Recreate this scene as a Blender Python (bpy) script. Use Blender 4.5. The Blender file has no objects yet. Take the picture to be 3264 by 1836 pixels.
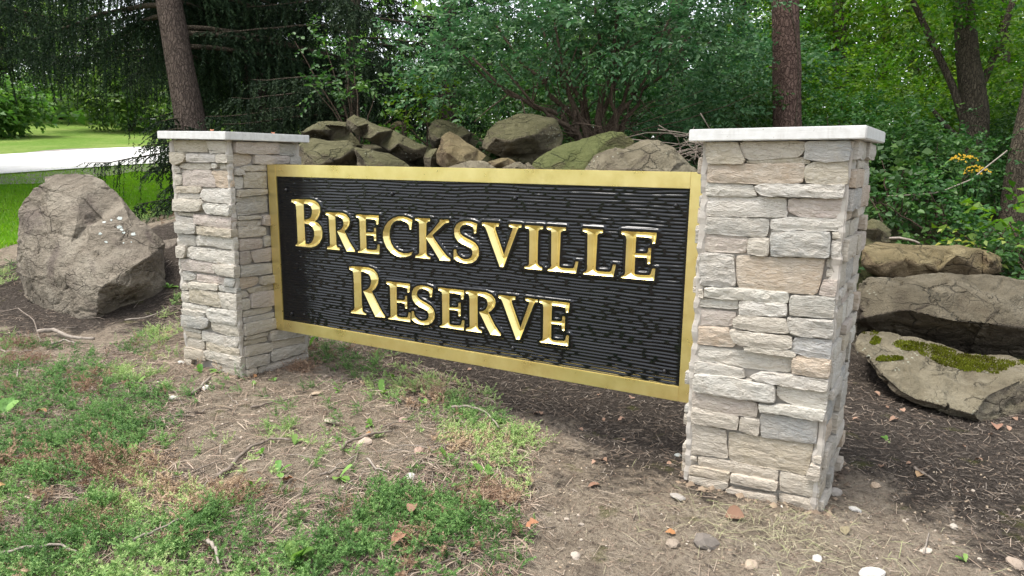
import bpy, bmesh, math, random
import numpy as np
from mathutils import Vector, Matrix, noise as mnoise
from mathutils.geometry import delaunay_2d_cdt

random.seed(7)
RNG = np.random.default_rng(7)
scene = bpy.context.scene
COL = scene.collection

# ------------------------------------------------------------------ camera
CAM_POS = np.array([3.2227, -3.4327, 1.3893])
YAW, PITCH, ROLL, FPX = 0.5107, -0.1831, -0.0108, 2211.0
def rot(yaw, pitch, roll):
    c, s = math.cos(yaw), math.sin(yaw); Rz = np.array([[c, -s, 0], [s, c, 0], [0, 0, 1]])
    c, s = math.cos(pitch), math.sin(pitch); Rx = np.array([[1, 0, 0], [0, c, -s], [0, s, c]])
    c, s = math.cos(roll), math.sin(roll); Ry = np.array([[c, 0, s], [0, 1, 0], [-s, 0, c]])
    return Rz @ Rx @ Ry
RM = rot(YAW, PITCH, ROLL)
cam_data = bpy.data.cameras.new('camera')
cam = bpy.data.objects.new('camera', cam_data); COL.objects.link(cam)
cam_data.sensor_width = 36.0
cam_data.lens = FPX / 3264.0 * 36.0
cam_data.clip_start = 0.05; cam_data.clip_end = 1500
m3 = np.stack([RM[:, 0], RM[:, 2], -RM[:, 1]], axis=1)     # right, up, back
cam.matrix_world = Matrix([[*m3[0], CAM_POS[0]], [*m3[1], CAM_POS[1]], [*m3[2], CAM_POS[2]], [0, 0, 0, 1]])
scene.camera = cam

# ------------------------------------------------------------------ sky, sun, exposure
SUN_ELEV, SUN_AZ = math.radians(70), math.radians(230)      # azimuth clockwise from +Y (behind and left of the camera)
world = bpy.data.worlds.new('World'); scene.world = world; world.use_nodes = True
nt = world.node_tree; nt.nodes.clear()
sky = nt.nodes.new('ShaderNodeTexSky'); sky.sky_type = 'NISHITA'; sky.sun_disc = False
sky.sun_elevation = SUN_ELEV; sky.sun_rotation = SUN_AZ; sky.air_density = 1.0; sky.dust_density = 1.5; sky.ozone_density = 1.0
hsv = nt.nodes.new('ShaderNodeHueSaturation'); hsv.inputs['Saturation'].default_value = 0.30
bg = nt.nodes.new('ShaderNodeBackground'); bg.inputs['Strength'].default_value = 0.125
wo = nt.nodes.new('ShaderNodeOutputWorld')
nt.links.new(sky.outputs[0], hsv.inputs['Color']); nt.links.new(hsv.outputs[0], bg.inputs['Color']); nt.links.new(bg.outputs[0], wo.inputs['Surface'])
sun_l = bpy.data.lights.new('sun', 'SUN'); sun_l.energy = 1.5; sun_l.angle = math.radians(28); sun_l.color = (1.0, 0.95, 0.88)
sun = bpy.data.objects.new('sun', sun_l); COL.objects.link(sun)
sd = Vector((math.sin(SUN_AZ) * math.cos(SUN_ELEV), math.cos(SUN_AZ) * math.cos(SUN_ELEV), math.sin(SUN_ELEV)))
sun.rotation_euler = sd.to_track_quat('Z', 'Y').to_euler(); sun.location = (0, -8, 12)
scene.view_settings.view_transform = 'Standard'; scene.view_settings.look = 'None'
scene.view_settings.gamma = 1.0; scene.view_settings.use_curve_mapping = False
scene.view_settings.exposure = 1.82
scene.cycles.use_denoising = True
scene.cycles.max_bounces = 6; scene.cycles.diffuse_bounces = 3; scene.cycles.glossy_bounces = 3
scene.cycles.transmission_bounces = 3; scene.cycles.transparent_max_bounces = 4

# ------------------------------------------------------------------ helpers
def ray(u, v):
    return RM @ np.array([(u - 1632.0) / FPX, 1.0, -(v - 918.0) / FPX])
def at(u, v, depth):                       # a photo pixel at a given distance along the view axis
    return CAM_POS + depth * ray(u, v)
def onz(u, v, z=-0.14):                    # a photo pixel on a level plane
    d = ray(u, v); return CAM_POS + (z - CAM_POS[2]) / d[2] * d
def onplane(u, v, p0, n):
    d = ray(u, v); t = np.dot(np.array(p0) - CAM_POS, n) / np.dot(d, n); return CAM_POS + t * d
def depth_of(p):
    return float((RM.T @ (np.array(p) - CAM_POS))[1])
def pix(P):
    v = (np.asarray(P) - CAM_POS) @ RM
    return np.stack([1632 + FPX * v[:, 0] / v[:, 1], 918 - FPX * v[:, 2] / v[:, 1]], axis=1), v[:, 1]

def vnoise(P, scale, seed=0.0):            # cheap vectorised value noise, -1..1
    P = np.asarray(P, float) * scale + seed * 17.13
    if P.shape[1] == 2: P = np.concatenate([P, np.zeros((len(P), 1))], axis=1)
    i = np.floor(P).astype(np.int64); f = P - i; f = f * f * (3 - 2 * f)
    def h(ix, iy, iz):
        n = (ix * 73856093) ^ (iy * 19349663) ^ (iz * 83492791)
        n = (n ^ (n >> 13)) * 1274126177; n = n ^ (n >> 16)
        return (n & 0xffff) / 32767.5 - 1.0
    r = 0
    for dx in (0, 1):
        for dy in (0, 1):
            for dz in (0, 1):
                w = (f[:, 0] if dx else 1 - f[:, 0]) * (f[:, 1] if dy else 1 - f[:, 1]) * (f[:, 2] if dz else 1 - f[:, 2])
                r = r + w * h(i[:, 0] + dx, i[:, 1] + dy, i[:, 2] + dz)
    return r
def fbm(P, scale, octaves=4, seed=0.0, gain=0.5):
    r = 0; a = 1.0; t = 0
    for o in range(octaves):
        r = r + a * vnoise(P, scale * 2 ** o, seed + o * 3.7); t += a; a *= gain
    return r / t

def mesh_np(name, V, F, smooth=False, var=None):
    """V (n,3); F list of faces or (m,k) int array with constant k."""
    me = bpy.data.meshes.new(name)
    V = np.asarray(V, np.float32)
    if isinstance(F, np.ndarray):
        m, k = F.shape
        me.vertices.add(len(V)); me.vertices.foreach_set('co', V.ravel())
        me.loops.add(m * k); me.loops.foreach_set('vertex_index', F.astype(np.int32).ravel())
        me.polygons.add(m); me.polygons.foreach_set('loop_start', np.arange(0, m * k, k, dtype=np.int32))
        try: me.polygons.foreach_set('loop_total', np.full(m, k, np.int32))
        except Exception: pass
    else:
        me.from_pydata([tuple(map(float, v)) for v in V], [], [tuple(int(i) for i in f) for f in F])
    if smooth: me.polygons.foreach_set('use_smooth', np.ones(len(me.polygons), bool))
    if var is not None:
        a = me.attributes.new('var', 'FLOAT', 'FACE'); a.data.foreach_set('value', np.asarray(var, np.float32))
    me.update(calc_edges=True); me.validate()
    return me
def obj(name, me, mat=None, parent=None, color=None):
    o = bpy.data.objects.new(name, me); COL.objects.link(o)
    if mat is not None and me is not None and not me.materials: me.materials.append(mat)
    if parent is not None: o.parent = parent
    if color is not None: o.color = (*color, 1.0)
    return o
def empty(name, loc=(0, 0, 0), rz=0.0):
    o = bpy.data.objects.new(name, None); COL.objects.link(o); o.location = loc; o.rotation_euler = (0, 0, rz); return o
def tag(o, label=None, cat=None, group=None, kind=None):
    if label: o['label'] = label
    if cat: o['category'] = cat
    if group: o['group'] = group
    if kind: o['kind'] = kind
    return o
def copy_tree(o, parent=None):
    c = o.copy(); COL.objects.link(c)
    if parent is not None: c.parent = parent
    for ch in o.children: copy_tree(ch, c)
    return c

class MB:                                   # collects shapes, builds ONE mesh
    def __init__(s): s.V = []; s.F = []; s.n = 0
    def add(s, V, F):
        V = np.asarray(V, float); s.V.append(V); s.F += [tuple(i + s.n for i in f) for f in F]; s.n += len(V); return s
    def box(s, lo, hi):
        x0, y0, z0 = lo; x1, y1, z1 = hi
        V = [(x0, y0, z0), (x1, y0, z0), (x1, y1, z0), (x0, y1, z0), (x0, y0, z1), (x1, y0, z1), (x1, y1, z1), (x0, y1, z1)]
        return s.add(V, [(0, 3, 2, 1), (4, 5, 6, 7), (0, 1, 5, 4), (1, 2, 6, 5), (2, 3, 7, 6), (3, 0, 4, 7)])
    def tube(s, pts, rad, n=8, cap=True, rough=0.0, seed=0):
        pts = np.asarray(pts, float); k = len(pts); rad = np.broadcast_to(np.asarray(rad, float), (k,))
        V = []; ref = np.array([0.3, 0.2, 0.93])
        for i in range(k):
            t = pts[min(i + 1, k - 1)] - pts[max(i - 1, 0)]; t = t / (np.linalg.norm(t) + 1e-9)
            r = ref if abs(np.dot(t, ref)) < 0.92 else np.array([1.0, 0.1, 0.0])
            a = np.cross(t, r); a /= np.linalg.norm(a); b = np.cross(t, a)
            for j in range(n):
                an = 2 * math.pi * j / n
                q = 1.0 + (rough * math.sin(an * 3 + i * 1.7 + seed) + rough * 0.7 * math.sin(an * 5 - i * 2.3 + seed * 2) if rough else 0)
                V.append(pts[i] + rad[i] * q * (math.cos(an) * a + math.sin(an) * b))
        F = [(i * n + j, i * n + (j + 1) % n, (i + 1) * n + (j + 1) % n, (i + 1) * n + j) for i in range(k - 1) for j in range(n)]
        if cap: F += [tuple(range(n))[::-1], tuple((k - 1) * n + j for j in range(n))]
        return s.add(V, F)
    def mesh(s, name, smooth=False):
        return mesh_np(name, np.concatenate(s.V), s.F, smooth)
    def build(s, name, mat, parent=None, smooth=False, color=None):
        return obj(name, s.mesh(name, smooth), mat, parent, color)

def inside(P, poly):                        # even-odd test, vectorised
    P = np.asarray(P); poly = np.asarray(poly); x, y = P[:, 0], P[:, 1]; r = np.zeros(len(P), bool)
    x0, y0 = poly[:, 0], poly[:, 1]; x1, y1 = np.roll(x0, -1), np.roll(y0, -1)
    for a, b, c, d in zip(x0, y0, x1, y1):
        if b == d: continue
        k = ((b > y) != (d > y)) & (x < (c - a) * (y - b) / (d - b) + a); r ^= k
    return r
def edge_dist(P, polys):
    P = np.asarray(P); r = np.full(len(P), 1e9)
    for poly in polys:
        poly = np.asarray(poly)
        for a, b in zip(poly, np.roll(poly, -1, axis=0)):
            d = b - a; L = float(d @ d) + 1e-12
            t = np.clip(((P - a) @ d) / L, 0, 1); q = P - a - t[:, None] * d
            r = np.minimum(r, np.sqrt((q * q).sum(1)))
    return r
def smoothpoly(poly, step):                 # resample an outline at about the given step
    out = []
    poly = np.asarray(poly, float)
    for a, b in zip(poly, np.roll(poly, -1, axis=0)):
        k = max(1, int(round(np.linalg.norm(b - a) / step)))
        for i in range(k): out.append(a + (b - a) * i / k)
    return np.array(out)
def cdt(points, loops):
    """triangles of points constrained by closed loops of indices; only those inside (even-odd)."""
    edges = [(l[i], l[(i + 1) % len(l)]) for l in loops for i in range(len(l))]
    vs, es, fs, ov, oe, of = delaunay_2d_cdt([Vector((float(p[0]), float(p[1]))) for p in points], edges, [], 0, 1e-7)
    V = np.array([(v.x, v.y) for v in vs]); F = np.array([tuple(f) for f in fs])
    c = V[F].mean(1); ok = np.zeros(len(F), bool)
    for l in loops: ok ^= inside(c, np.asarray([points[i] for i in l]))
    return V, F[ok]

# ------------------------------------------------------------------ materials
def nodes(name):
    m = bpy.data.materials.new(name); m.use_nodes = True; t = m.node_tree; b = t.nodes['Principled BSDF']; return m, t, b
def N(t, kind, **kw):
    n = t.nodes.new(kind)
    for k, v in kw.items():
        if k in n.inputs: n.inputs[k].default_value = v
        else: setattr(n, k, v)
    return n
def ramp(t, fac, stops):
    r = t.nodes.new('ShaderNodeValToRGB'); e = r.color_ramp.elements
    while len(e) < len(stops): e.new(0.5)
    for i, (p, c) in enumerate(stops): e[i].position = p; e[i].color = (*c, 1.0)
    t.links.new(fac, r.inputs[0]); return r.outputs['Color']
def mix(t, a, b, fac, mode='MIX'):
    m = t.nodes.new('ShaderNodeMix'); m.data_type = 'RGBA'; m.blend_type = mode
    for sock, val in ((m.inputs[6], a), (m.inputs[7], b), (m.inputs[0], fac)):
        if hasattr(val, 'is_linked') or hasattr(val, 'links'): t.links.new(val, sock)
        elif isinstance(val, (tuple, list)): sock.default_value = (*val, 1.0)
        else: sock.default_value = val
    return m.outputs[2]
def math_(t, op, a, b=0.0, clamp=False):
    m = t.nodes.new('ShaderNodeMath'); m.operation = op; m.use_clamp = clamp
    for i, v in enumerate((a, b)):
        if hasattr(v, 'links'): t.links.new(v, m.inputs[i])
        else: m.inputs[i].default_value = v
    return m.outputs[0]
def coord(t, scale=(1, 1, 1), which='Object', rot=(0, 0, 0)):
    if which == 'World':
        g = t.nodes.new('ShaderNodeNewGeometry'); src = g.outputs['Position']
    else:
        c = t.nodes.new('ShaderNodeTexCoord'); src = c.outputs[which]
    mp = t.nodes.new('ShaderNodeMapping'); mp.inputs['Scale'].default_value = scale; mp.inputs['Rotation'].default_value = rot
    t.links.new(src, mp.inputs[0]); return mp.outputs[0]
def noise_t(t, vec, scale, detail=5.0, rough=0.55, dist=0.0):
    n = t.nodes.new('ShaderNodeTexNoise'); n.inputs['Scale'].default_value = scale; n.inputs['Detail'].default_value = detail
    n.inputs['Roughness'].default_value = rough; n.inputs['Distortion'].default_value = dist
    t.links.new(vec, n.inputs['Vector']); return n.outputs['Fac']
def voro(t, vec, scale, feature='F1'):
    n = t.nodes.new('ShaderNodeTexVoronoi'); n.feature = feature; n.inputs['Scale'].default_value = scale
    t.links.new(vec, n.inputs['Vector']); return n.outputs['Distance']
def bump(t, b, h, strength=0.5, dist=0.01, prev=None):
    n = t.nodes.new('ShaderNodeBump'); n.inputs['Strength'].default_value = strength; n.inputs['Distance'].default_value = dist
    t.links.new(h, n.inputs['Height'])
    if prev is not None: t.links.new(prev, n.inputs['Normal'])
    t.links.new(n.outputs[0], b.inputs['Normal']); return n.outputs[0]
MAT = {}

def m_veneer():
    m, t, b = nodes('veneer_stone'); oi = t.nodes.new('ShaderNodeObjectInfo')
    v = coord(t, (1, 1, 2.6), 'World'); v1 = coord(t, (1, 1, 1), 'World')
    n1 = noise_t(t, v1, 9, 5, 0.6, 0.4); n2 = noise_t(t, v, 34, 8, 0.66, 0.8); n3 = noise_t(t, v1, 120, 3)
    pale = (0.53, 0.475, 0.395)
    f = ramp(t, n1, [(0.36, (0, 0, 0)), (0.66, (1, 1, 1))])
    c = mix(t, mix(t, oi.outputs['Color'], (0.47, 0.42, 0.35), 0.10), pale, math_(t, 'MULTIPLY', f, 0.6))
    c = mix(t, c, (0.60, 0.565, 0.50), math_(t, 'MULTIPLY', ramp(t, n2, [(0.5, (0, 0, 0)), (0.7, (1, 1, 1))]), 0.5))
    c = mix(t, c, (0.29, 0.24, 0.19), math_(t, 'MULTIPLY', ramp(t, n2, [(0.30, (1, 1, 1)), (0.47, (0, 0, 0))]), 0.55))
    c = mix(t, c, (0.2, 0.17, 0.14), math_(t, 'MULTIPLY', ramp(t, n3, [(0.22, (1, 1, 1)), (0.30, (0, 0, 0))]), 0.5))
    # soil splashed on the lowest courses
    g = t.nodes.new('ShaderNodeNewGeometry'); sx = t.nodes.new('ShaderNodeSeparateXYZ'); t.links.new(g.outputs['Position'], sx.inputs[0])
    low = math_(t, 'MULTIPLY', math_(t, 'SUBTRACT', 0.32, sx.outputs['Z']), 1.6, True)
    c = mix(t, c, (0.40, 0.32, 0.24), math_(t, 'MULTIPLY', low, math_(t, 'MULTIPLY', n1, 1.0)))
    t.links.new(c, b.inputs['Base Color']); b.inputs['Roughness'].default_value = 0.92
    h = math_(t, 'ADD', math_(t, 'MULTIPLY', n2, 1.0), math_(t, 'MULTIPLY', n3, 0.18))
    bump(t, b, h, 0.85, 0.022); return m
def m_mortar(k=1.0):
    m, t, b = nodes('mortar'); v = coord(t, (1, 1, 1), 'World'); n = noise_t(t, v, 14, 6); n2 = noise_t(t, v, 90, 4)
    c = ramp(t, n, [(0.3, tuple(k * x for x in (0.36, 0.32, 0.275))), (0.7, tuple(k * x for x in (0.48, 0.445, 0.395)))])
    t.links.new(c, b.inputs['Base Color']); b.inputs['Roughness'].default_value = 0.95
    bump(t, b, math_(t, 'ADD', n, math_(t, 'MULTIPLY', n2, 0.4)), 0.5, 0.008); return m
def m_cap():
    m, t, b = nodes('cap_paint'); v = coord(t, (1.2, 14, 60), 'Object'); n = noise_t(t, v, 6, 5); v2 = coord(t); n2 = noise_t(t, v2, 26, 3)
    c = ramp(t, n2, [(0.3, (0.57, 0.56, 0.535)), (0.62, (0.66, 0.655, 0.635))])
    n3 = noise_t(t, v2, 70, 2); c = mix(t, c, (0.36, 0.33, 0.29), math_(t, 'MULTIPLY', ramp(t, n3, [(0.68, (0, 0, 0)), (0.75, (1, 1, 1))]), 0.7))
    c = mix(t, c, (0.44, 0.42, 0.38), math_(t, 'MULTIPLY', ramp(t, noise_t(t, coord(t, (7, 7, 0.8)), 3.0, 5, 0.7), [(0.52, (0, 0, 0)), (0.68, (1, 1, 1))]), 0.5))
    t.links.new(c, b.inputs['Base Color']); b.inputs['Roughness'].default_value = 0.5; bump(t, b, n, 0.25, 0.004); return m
def m_gold():
    m, t, b = nodes('gold_leaf'); v = coord(t, (1, 1, 1)); n = noise_t(t, v, 9, 5, 0.6); vs = coord(t, (3, 3, 40)); n2 = noise_t(t, vs, 8, 4)
    n3 = noise_t(t, v, 55, 2)
    c = ramp(t, n, [(0.3, (0.78, 0.62, 0.24)), (0.7, (0.88, 0.74, 0.34))])
    c = mix(t, c, (0.50, 0.36, 0.12), math_(t, 'MULTIPLY', ramp(t, noise_t(t, v, 2.6, 6, 0.7), [(0.55, (0, 0, 0)), (0.75, (1, 1, 1))]), 0.5))
    t.links.new(c, b.inputs['Base Color']); b.inputs['Metallic'].default_value = 0.82
    r = ramp(t, n, [(0.3, (0.26,) * 3), (0.7, (0.34,) * 3)]); t.links.new(r, b.inputs['Roughness'])
    bump(t, b, noise_t(t, v, 7, 3, 0.5), 0.25, 0.004); return m
def m_black():
    m, t, b = nodes('black_enamel'); v = coord(t, (1, 1, 1)); n = noise_t(t, v, 160, 3); n2 = noise_t(t, v, 4, 4)
    # dust settled on the lower part of the board
    d = math_(t, 'MULTIPLY', ramp(t, n, [(0.52, (0, 0, 0)), (0.72, (1, 1, 1))]), math_(t, 'MULTIPLY', n2, 0.045))
    c = mix(t, (0.003, 0.0035, 0.005), (0.30, 0.29, 0.27), d)
    t.links.new(c, b.inputs['Base Color']); b.inputs['Roughness'].default_value = 0.13
    b.inputs['Specular IOR Level'].default_value = 0.45; return m
def m_rock(name, cols, moss=0.0, mosscol=(0.075, 0.085, 0.02), stain=None, lichen=0.0):
    m, t, b = nodes(name); v = coord(t, (1, 1, 1), 'World'); vs = coord(t, (1, 1, 1.35), 'World', (0.5, 0.3, 0))
    n1 = noise_t(t, v, 2.3, 6, 0.6, 0.6); n2 = noise_t(t, vs, 9, 8, 0.65, 0.4); n3 = noise_t(t, v, 60, 4, 0.6)
    c = ramp(t, n1, [(0.30, cols[0]), (0.5, cols[1]), (0.70, cols[2])])
    c = mix(t, c, tuple(x * 0.45 for x in cols[0]), math_(t, 'MULTIPLY', ramp(t, n2, [(0.30, (1, 1, 1)), (0.46, (0, 0, 0))]), 0.55))
    c = mix(t, c, tuple(min(1, x * 1.35) for x in cols[2]), math_(t, 'MULTIPLY', ramp(t, n2, [(0.56, (0, 0, 0)), (0.72, (1, 1, 1))]), 0.4))
    c = mix(t, c, tuple(x * 0.6 for x in cols[1]), math_(t, 'MULTIPLY', ramp(t, n3, [(0.35, (1, 1, 1)), (0.5, (0, 0, 0))]), 0.35))
    nw = t.nodes.new('ShaderNodeTexNoise'); nw.inputs['Scale'].default_value = 2.2; nw.inputs['Detail'].default_value = 6; t.links.new(v, nw.inputs['Vector'])
    wv = t.nodes.new('ShaderNodeVectorMath'); wv.operation = 'MULTIPLY_ADD'; wv.inputs[1].default_value = (0.55, 0.55, 0.55); t.links.new(nw.outputs['Color'], wv.inputs[0]); t.links.new(coord(t, (1, 1, 2.2), 'World', (0.25, 0.35, 0.4)), wv.inputs[2])
    ck = ramp(t, voro(t, wv.outputs[0], 2.3, 'DISTANCE_TO_EDGE'), [(0.0, (1, 1, 1)), (0.022, (0, 0, 0))])
    ck2 = ramp(t, voro(t, wv.outputs[0], 6.5, 'DISTANCE_TO_EDGE'), [(0.0, (1, 1, 1)), (0.03, (0, 0, 0))])
    ckm = ramp(t, noise_t(t, v, 1.7, 3), [(0.46, (0, 0, 0)), (0.56, (1, 1, 1))]); ckn = ramp(t, noise_t(t, v, 3.3, 3), [(0.5, (0, 0, 0)), (0.6, (1, 1, 1))])
    crack = math_(t, 'MAXIMUM', math_(t, 'MULTIPLY', ck, ckm), math_(t, 'MULTIPLY', math_(t, 'MULTIPLY', ck2, ckn), 0.7))
    c = mix(t, c, tuple(x * 0.3 for x in cols[0]), math_(t, 'MULTIPLY', crack, 0.5))
    if stain: c = mix(t, c, stain, math_(t, 'MULTIPLY', ramp(t, noise_t(t, v, 1.6, 4, 0.6, 1.0), [(0.52, (0, 0, 0)), (0.64, (1, 1, 1))]), 0.7))
    if lichen:
        vd = voro(t, v, 26); ln = noise_t(t, v, 3.1, 3)
        k = math_(t, 'MULTIPLY', ramp(t, vd, [(0.16, (1, 1, 1)), (0.26, (0, 0, 0))]), ramp(t, ln, [(0.56, (0, 0, 0)), (0.64, (1, 1, 1))]))
        c = mix(t, c, (0.50, 0.52, 0.42), math_(t, 'MULTIPLY', k, lichen))
    if moss:
        g = t.nodes.new('ShaderNodeNewGeometry'); sx = t.nodes.new('ShaderNodeSeparateXYZ'); t.links.new(g.outputs['Normal'], sx.inputs[0])
        up = math_(t, 'ADD', sx.outputs['Z'], math_(t, 'MULTIPLY', math_(t, 'SUBTRACT', n1, 0.5), 1.6))
        up = math_(t, 'ADD', up, math_(t, 'MULTIPLY', math_(t, 'SUBTRACT', n3, 0.5), 0.5))
        k = ramp(t, up, [(0.12, (0, 0, 0)), (0.62, (1, 1, 1))])
        mc = mix(t, mosscol, tuple(x * 1.6 for x in mosscol), n3)
        c = mix(t, c, mc, math_(t, 'MULTIPLY', k, moss))
    t.links.new(c, b.inputs['Base Color']); b.inputs['Roughness'].default_value = 0.93; b.inputs['Specular IOR Level'].default_value = 0.25
    h = math_(t, 'ADD', math_(t, 'MULTIPLY', n2, 1.0), math_(t, 'MULTIPLY', n3, 0.35)); h = math_(t, 'SUBTRACT', h, math_(t, 'MULTIPLY', crack, 0.5)); bump(t, b, h, 0.95, 0.06); return m
def m_leaf(name, a, bb, c, trans=0.25, rough=0.5, spec=0.35):
    m, t, b = nodes(name); at_ = t.nodes.new('ShaderNodeAttribute'); at_.attribute_name = 'var'
    col = ramp(t, at_.outputs['Fac'], [(0.0, a), (0.5, bb), (1.0, c)])
    oi = t.nodes.new('ShaderNodeObjectInfo')
    hs = t.nodes.new('ShaderNodeHueSaturation'); t.links.new(col, hs.inputs['Color'])
    t.links.new(math_(t, 'ADD', math_(t, 'MULTIPLY', oi.outputs['Random'], 0.024), 0.488), hs.inputs['Hue'])
    t.links.new(math_(t, 'ADD', math_(t, 'MULTIPLY', oi.outputs['Random'], 0.35), 0.82), hs.inputs['Value'])
    t.links.new(hs.outputs[0], b.inputs['Base Color']); b.inputs['Roughness'].default_value = rough; b.inputs['Specular IOR Level'].default_value = spec
    if trans > 0:
        tr = t.nodes.new('ShaderNodeBsdfTranslucent'); hs2 = t.nodes.new('ShaderNodeHueSaturation'); hs2.inputs['Value'].default_value = 1.5; hs2.inputs['Saturation'].default_value = 1.1
        t.links.new(hs.outputs[0], hs2.inputs['Color']); t.links.new(hs2.outputs[0], tr.inputs['Color'])
        mx = t.nodes.new('ShaderNodeMixShader'); mx.inputs[0].default_value = trans
        out = t.nodes['Material Output']; t.links.new(b.outputs[0], mx.inputs[1]); t.links.new(tr.outputs[0], mx.inputs[2]); t.links.new(mx.outputs[0], out.inputs['Surface'])
    return m
def m_bark(name, a, bb, zs=0.35, scale=26, depth=0.03):
    m, t, b = nodes(name); v = coord(t, (1, 1, zs)); n = noise_t(t, v, scale, 6, 0.65, 1.2); v2 = coord(t); n2 = noise_t(t, v2, 6, 4)
    nd_ = t.nodes.new('ShaderNodeTexNoise'); nd_.inputs['Scale'].default_value = 9; nd_.inputs['Detail'].default_value = 4; t.links.new(v2, nd_.inputs['Vector'])
    va = t.nodes.new('ShaderNodeVectorMath'); va.operation = 'MULTIPLY_ADD'; va.inputs[1].default_value = (0.09, 0.09, 0.09); t.links.new(nd_.outputs['Color'], va.inputs[0]); t.links.new(coord(t, (1, 1, zs * 0.8)), va.inputs[2])
    vd = voro(t, va.outputs[0], scale * 1.1, 'DISTANCE_TO_EDGE')
    k = ramp(t, vd, [(0.02, (0, 0, 0)), (0.16, (1, 1, 1))])
    c = ramp(t, n, [(0.3, a), (0.7, bb)]); c = mix(t, tuple(x * 0.55 for x in a), c, k); c = mix(t, c, tuple(x * 0.7 for x in bb), math_(t, 'MULTIPLY', n2, 0.5))
    t.links.new(c, b.inputs['Base Color']); b.inputs['Roughness'].default_value = 0.95; b.inputs['Specular IOR Level'].default_value = 0.2
    bump(t, b, math_(t, 'ADD', math_(t, 'MULTIPLY', k, 0.6), n), 0.9, depth); return m
def m_plain(name, a, bb, scale=30, rough=0.9, objcol=False):
    m, t, b = nodes(name); v = coord(t); n = noise_t(t, v, scale, 4)
    c = ramp(t, n, [(0.3, a), (0.7, bb)])
    if objcol:
        oi = t.nodes.new('ShaderNodeObjectInfo'); c = mix(t, c, oi.outputs['Color'], 0.75)
    t.links.new(c, b.inputs['Base Color']); b.inputs['Roughness'].default_value = rough; b.inputs['Specular IOR Level'].default_value = 0.3
    bump(t, b, n, 0.4, 0.006); return m
def m_var(name, stops, rough=0.9):          # colour by the per-face value 'var'
    m, t, b = nodes(name); a = t.nodes.new('ShaderNodeAttribute'); a.attribute_name = 'var'
    t.links.new(ramp(t, a.outputs['Fac'], stops), b.inputs['Base Color']); b.inputs['Roughness'].default_value = rough; b.inputs['Specular IOR Level'].default_value = 0.25; return m
def m_ground():
    m, t, b = nodes('ground'); v = coord(t, (1, 1, 1), 'World')
    def A(n):
        a = t.nodes.new('ShaderNodeAttribute'); a.attribute_name = n; return a.outputs['Fac']
    n1 = noise_t(t, v, 5, 6, 0.65, 0.3); n2 = noise_t(t, v, 42, 6, 0.7); n3 = noise_t(t, v, 170, 3)
    soil = ramp(t, n1, [(0.3, (0.27, 0.218, 0.16)), (0.5, (0.36, 0.295, 0.22)), (0.7, (0.44, 0.37, 0.285))])
    soil = mix(t, soil, (0.10, 0.075, 0.055), math_(t, 'MULTIPLY', ramp(t, n2, [(0.36, (1, 1, 1)), (0.5, (0, 0, 0))]), 0.7))
    soil = mix(t, soil, (0.42, 0.36, 0.27), math_(t, 'MULTIPLY', ramp(t, n3, [(0.58, (0, 0, 0)), (0.7, (1, 1, 1))]), 0.5))
    soil = mix(t, soil, (0.115, 0.09, 0.068), math_(t, 'MULTIPLY', ramp(t, noise_t(t, v, 7.5, 8, 0.72, 0.4), [(0.50, (0, 0, 0)), (0.66, (1, 1, 1))]), 0.6))
    mul = ramp(t, n2, [(0.32, (0.032, 0.026, 0.021)), (0.52, (0.075, 0.06, 0.048)), (0.68, (0.15, 0.122, 0.098))])
    mul = mix(t, mul, (0.20, 0.17, 0.14), math_(t, 'MULTIPLY', ramp(t, n3, [(0.6, (0, 0, 0)), (0.72, (1, 1, 1))]), 0.35))
    lawn = ramp(t, n1, [(0.3, (0.11, 0.20, 0.025)), (0.5, (0.16, 0.27, 0.04)), (0.7, (0.24, 0.33, 0.07))])
    lawn = mix(t, lawn, (0.05, 0.13, 0.012), math_(t, 'MULTIPLY', n2, 0.5)); lawn = mix(t, lawn, (0.30, 0.34, 0.10), math_(t, 'MULTIPLY', ramp(t, noise_t(t, v, 0.45, 5, 0.65), [(0.45, (0, 0, 0)), (0.65, (1, 1, 1))]), 0.55))
    wood = ramp(t, n2, [(0.35, (0.03, 0.03, 0.012)), (0.6, (0.06, 0.065, 0.025)), (0.75, (0.11, 0.085, 0.055))])
    wob = math_(t, 'MULTIPLY', math_(t, 'SUBTRACT', noise_t(t, v, 2.4, 9, 0.78, 0.5), 0.5), 3.2)
    k = ramp(t, math_(t, 'ADD', A('mulch'), wob), [(0.3, (0, 0, 0)), (0.7, (1, 1, 1))])
    c = mix(t, soil, mul, k)
    mo = ramp(t, noise_t(t, v, 4.3, 5, 0.6), [(0.62, (0, 0, 0)), (0.70, (1, 1, 1))])
    c = mix(t, c, (0.10, 0.11, 0.02), math_(t, 'MULTIPLY', mo, 0.55))
    c = mix(t, c, wood, A('wood')); c = mix(t, c, lawn, ramp(t, math_(t, 'ADD', A('lawn'), math_(t, 'MULTIPLY', wob, 0.4)), [(0.4, (0, 0, 0)), (0.6, (1, 1, 1))]))
    t.links.new(c, b.inputs['Base Color']); b.inputs['Roughness'].default_value = 0.97; b.inputs['Specular IOR Level'].default_value = 0.15
    bump(t, b, math_(t, 'ADD', n2, math_(t, 'MULTIPLY', n3, 0.4)), 1.0, 0.06); return m

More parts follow.
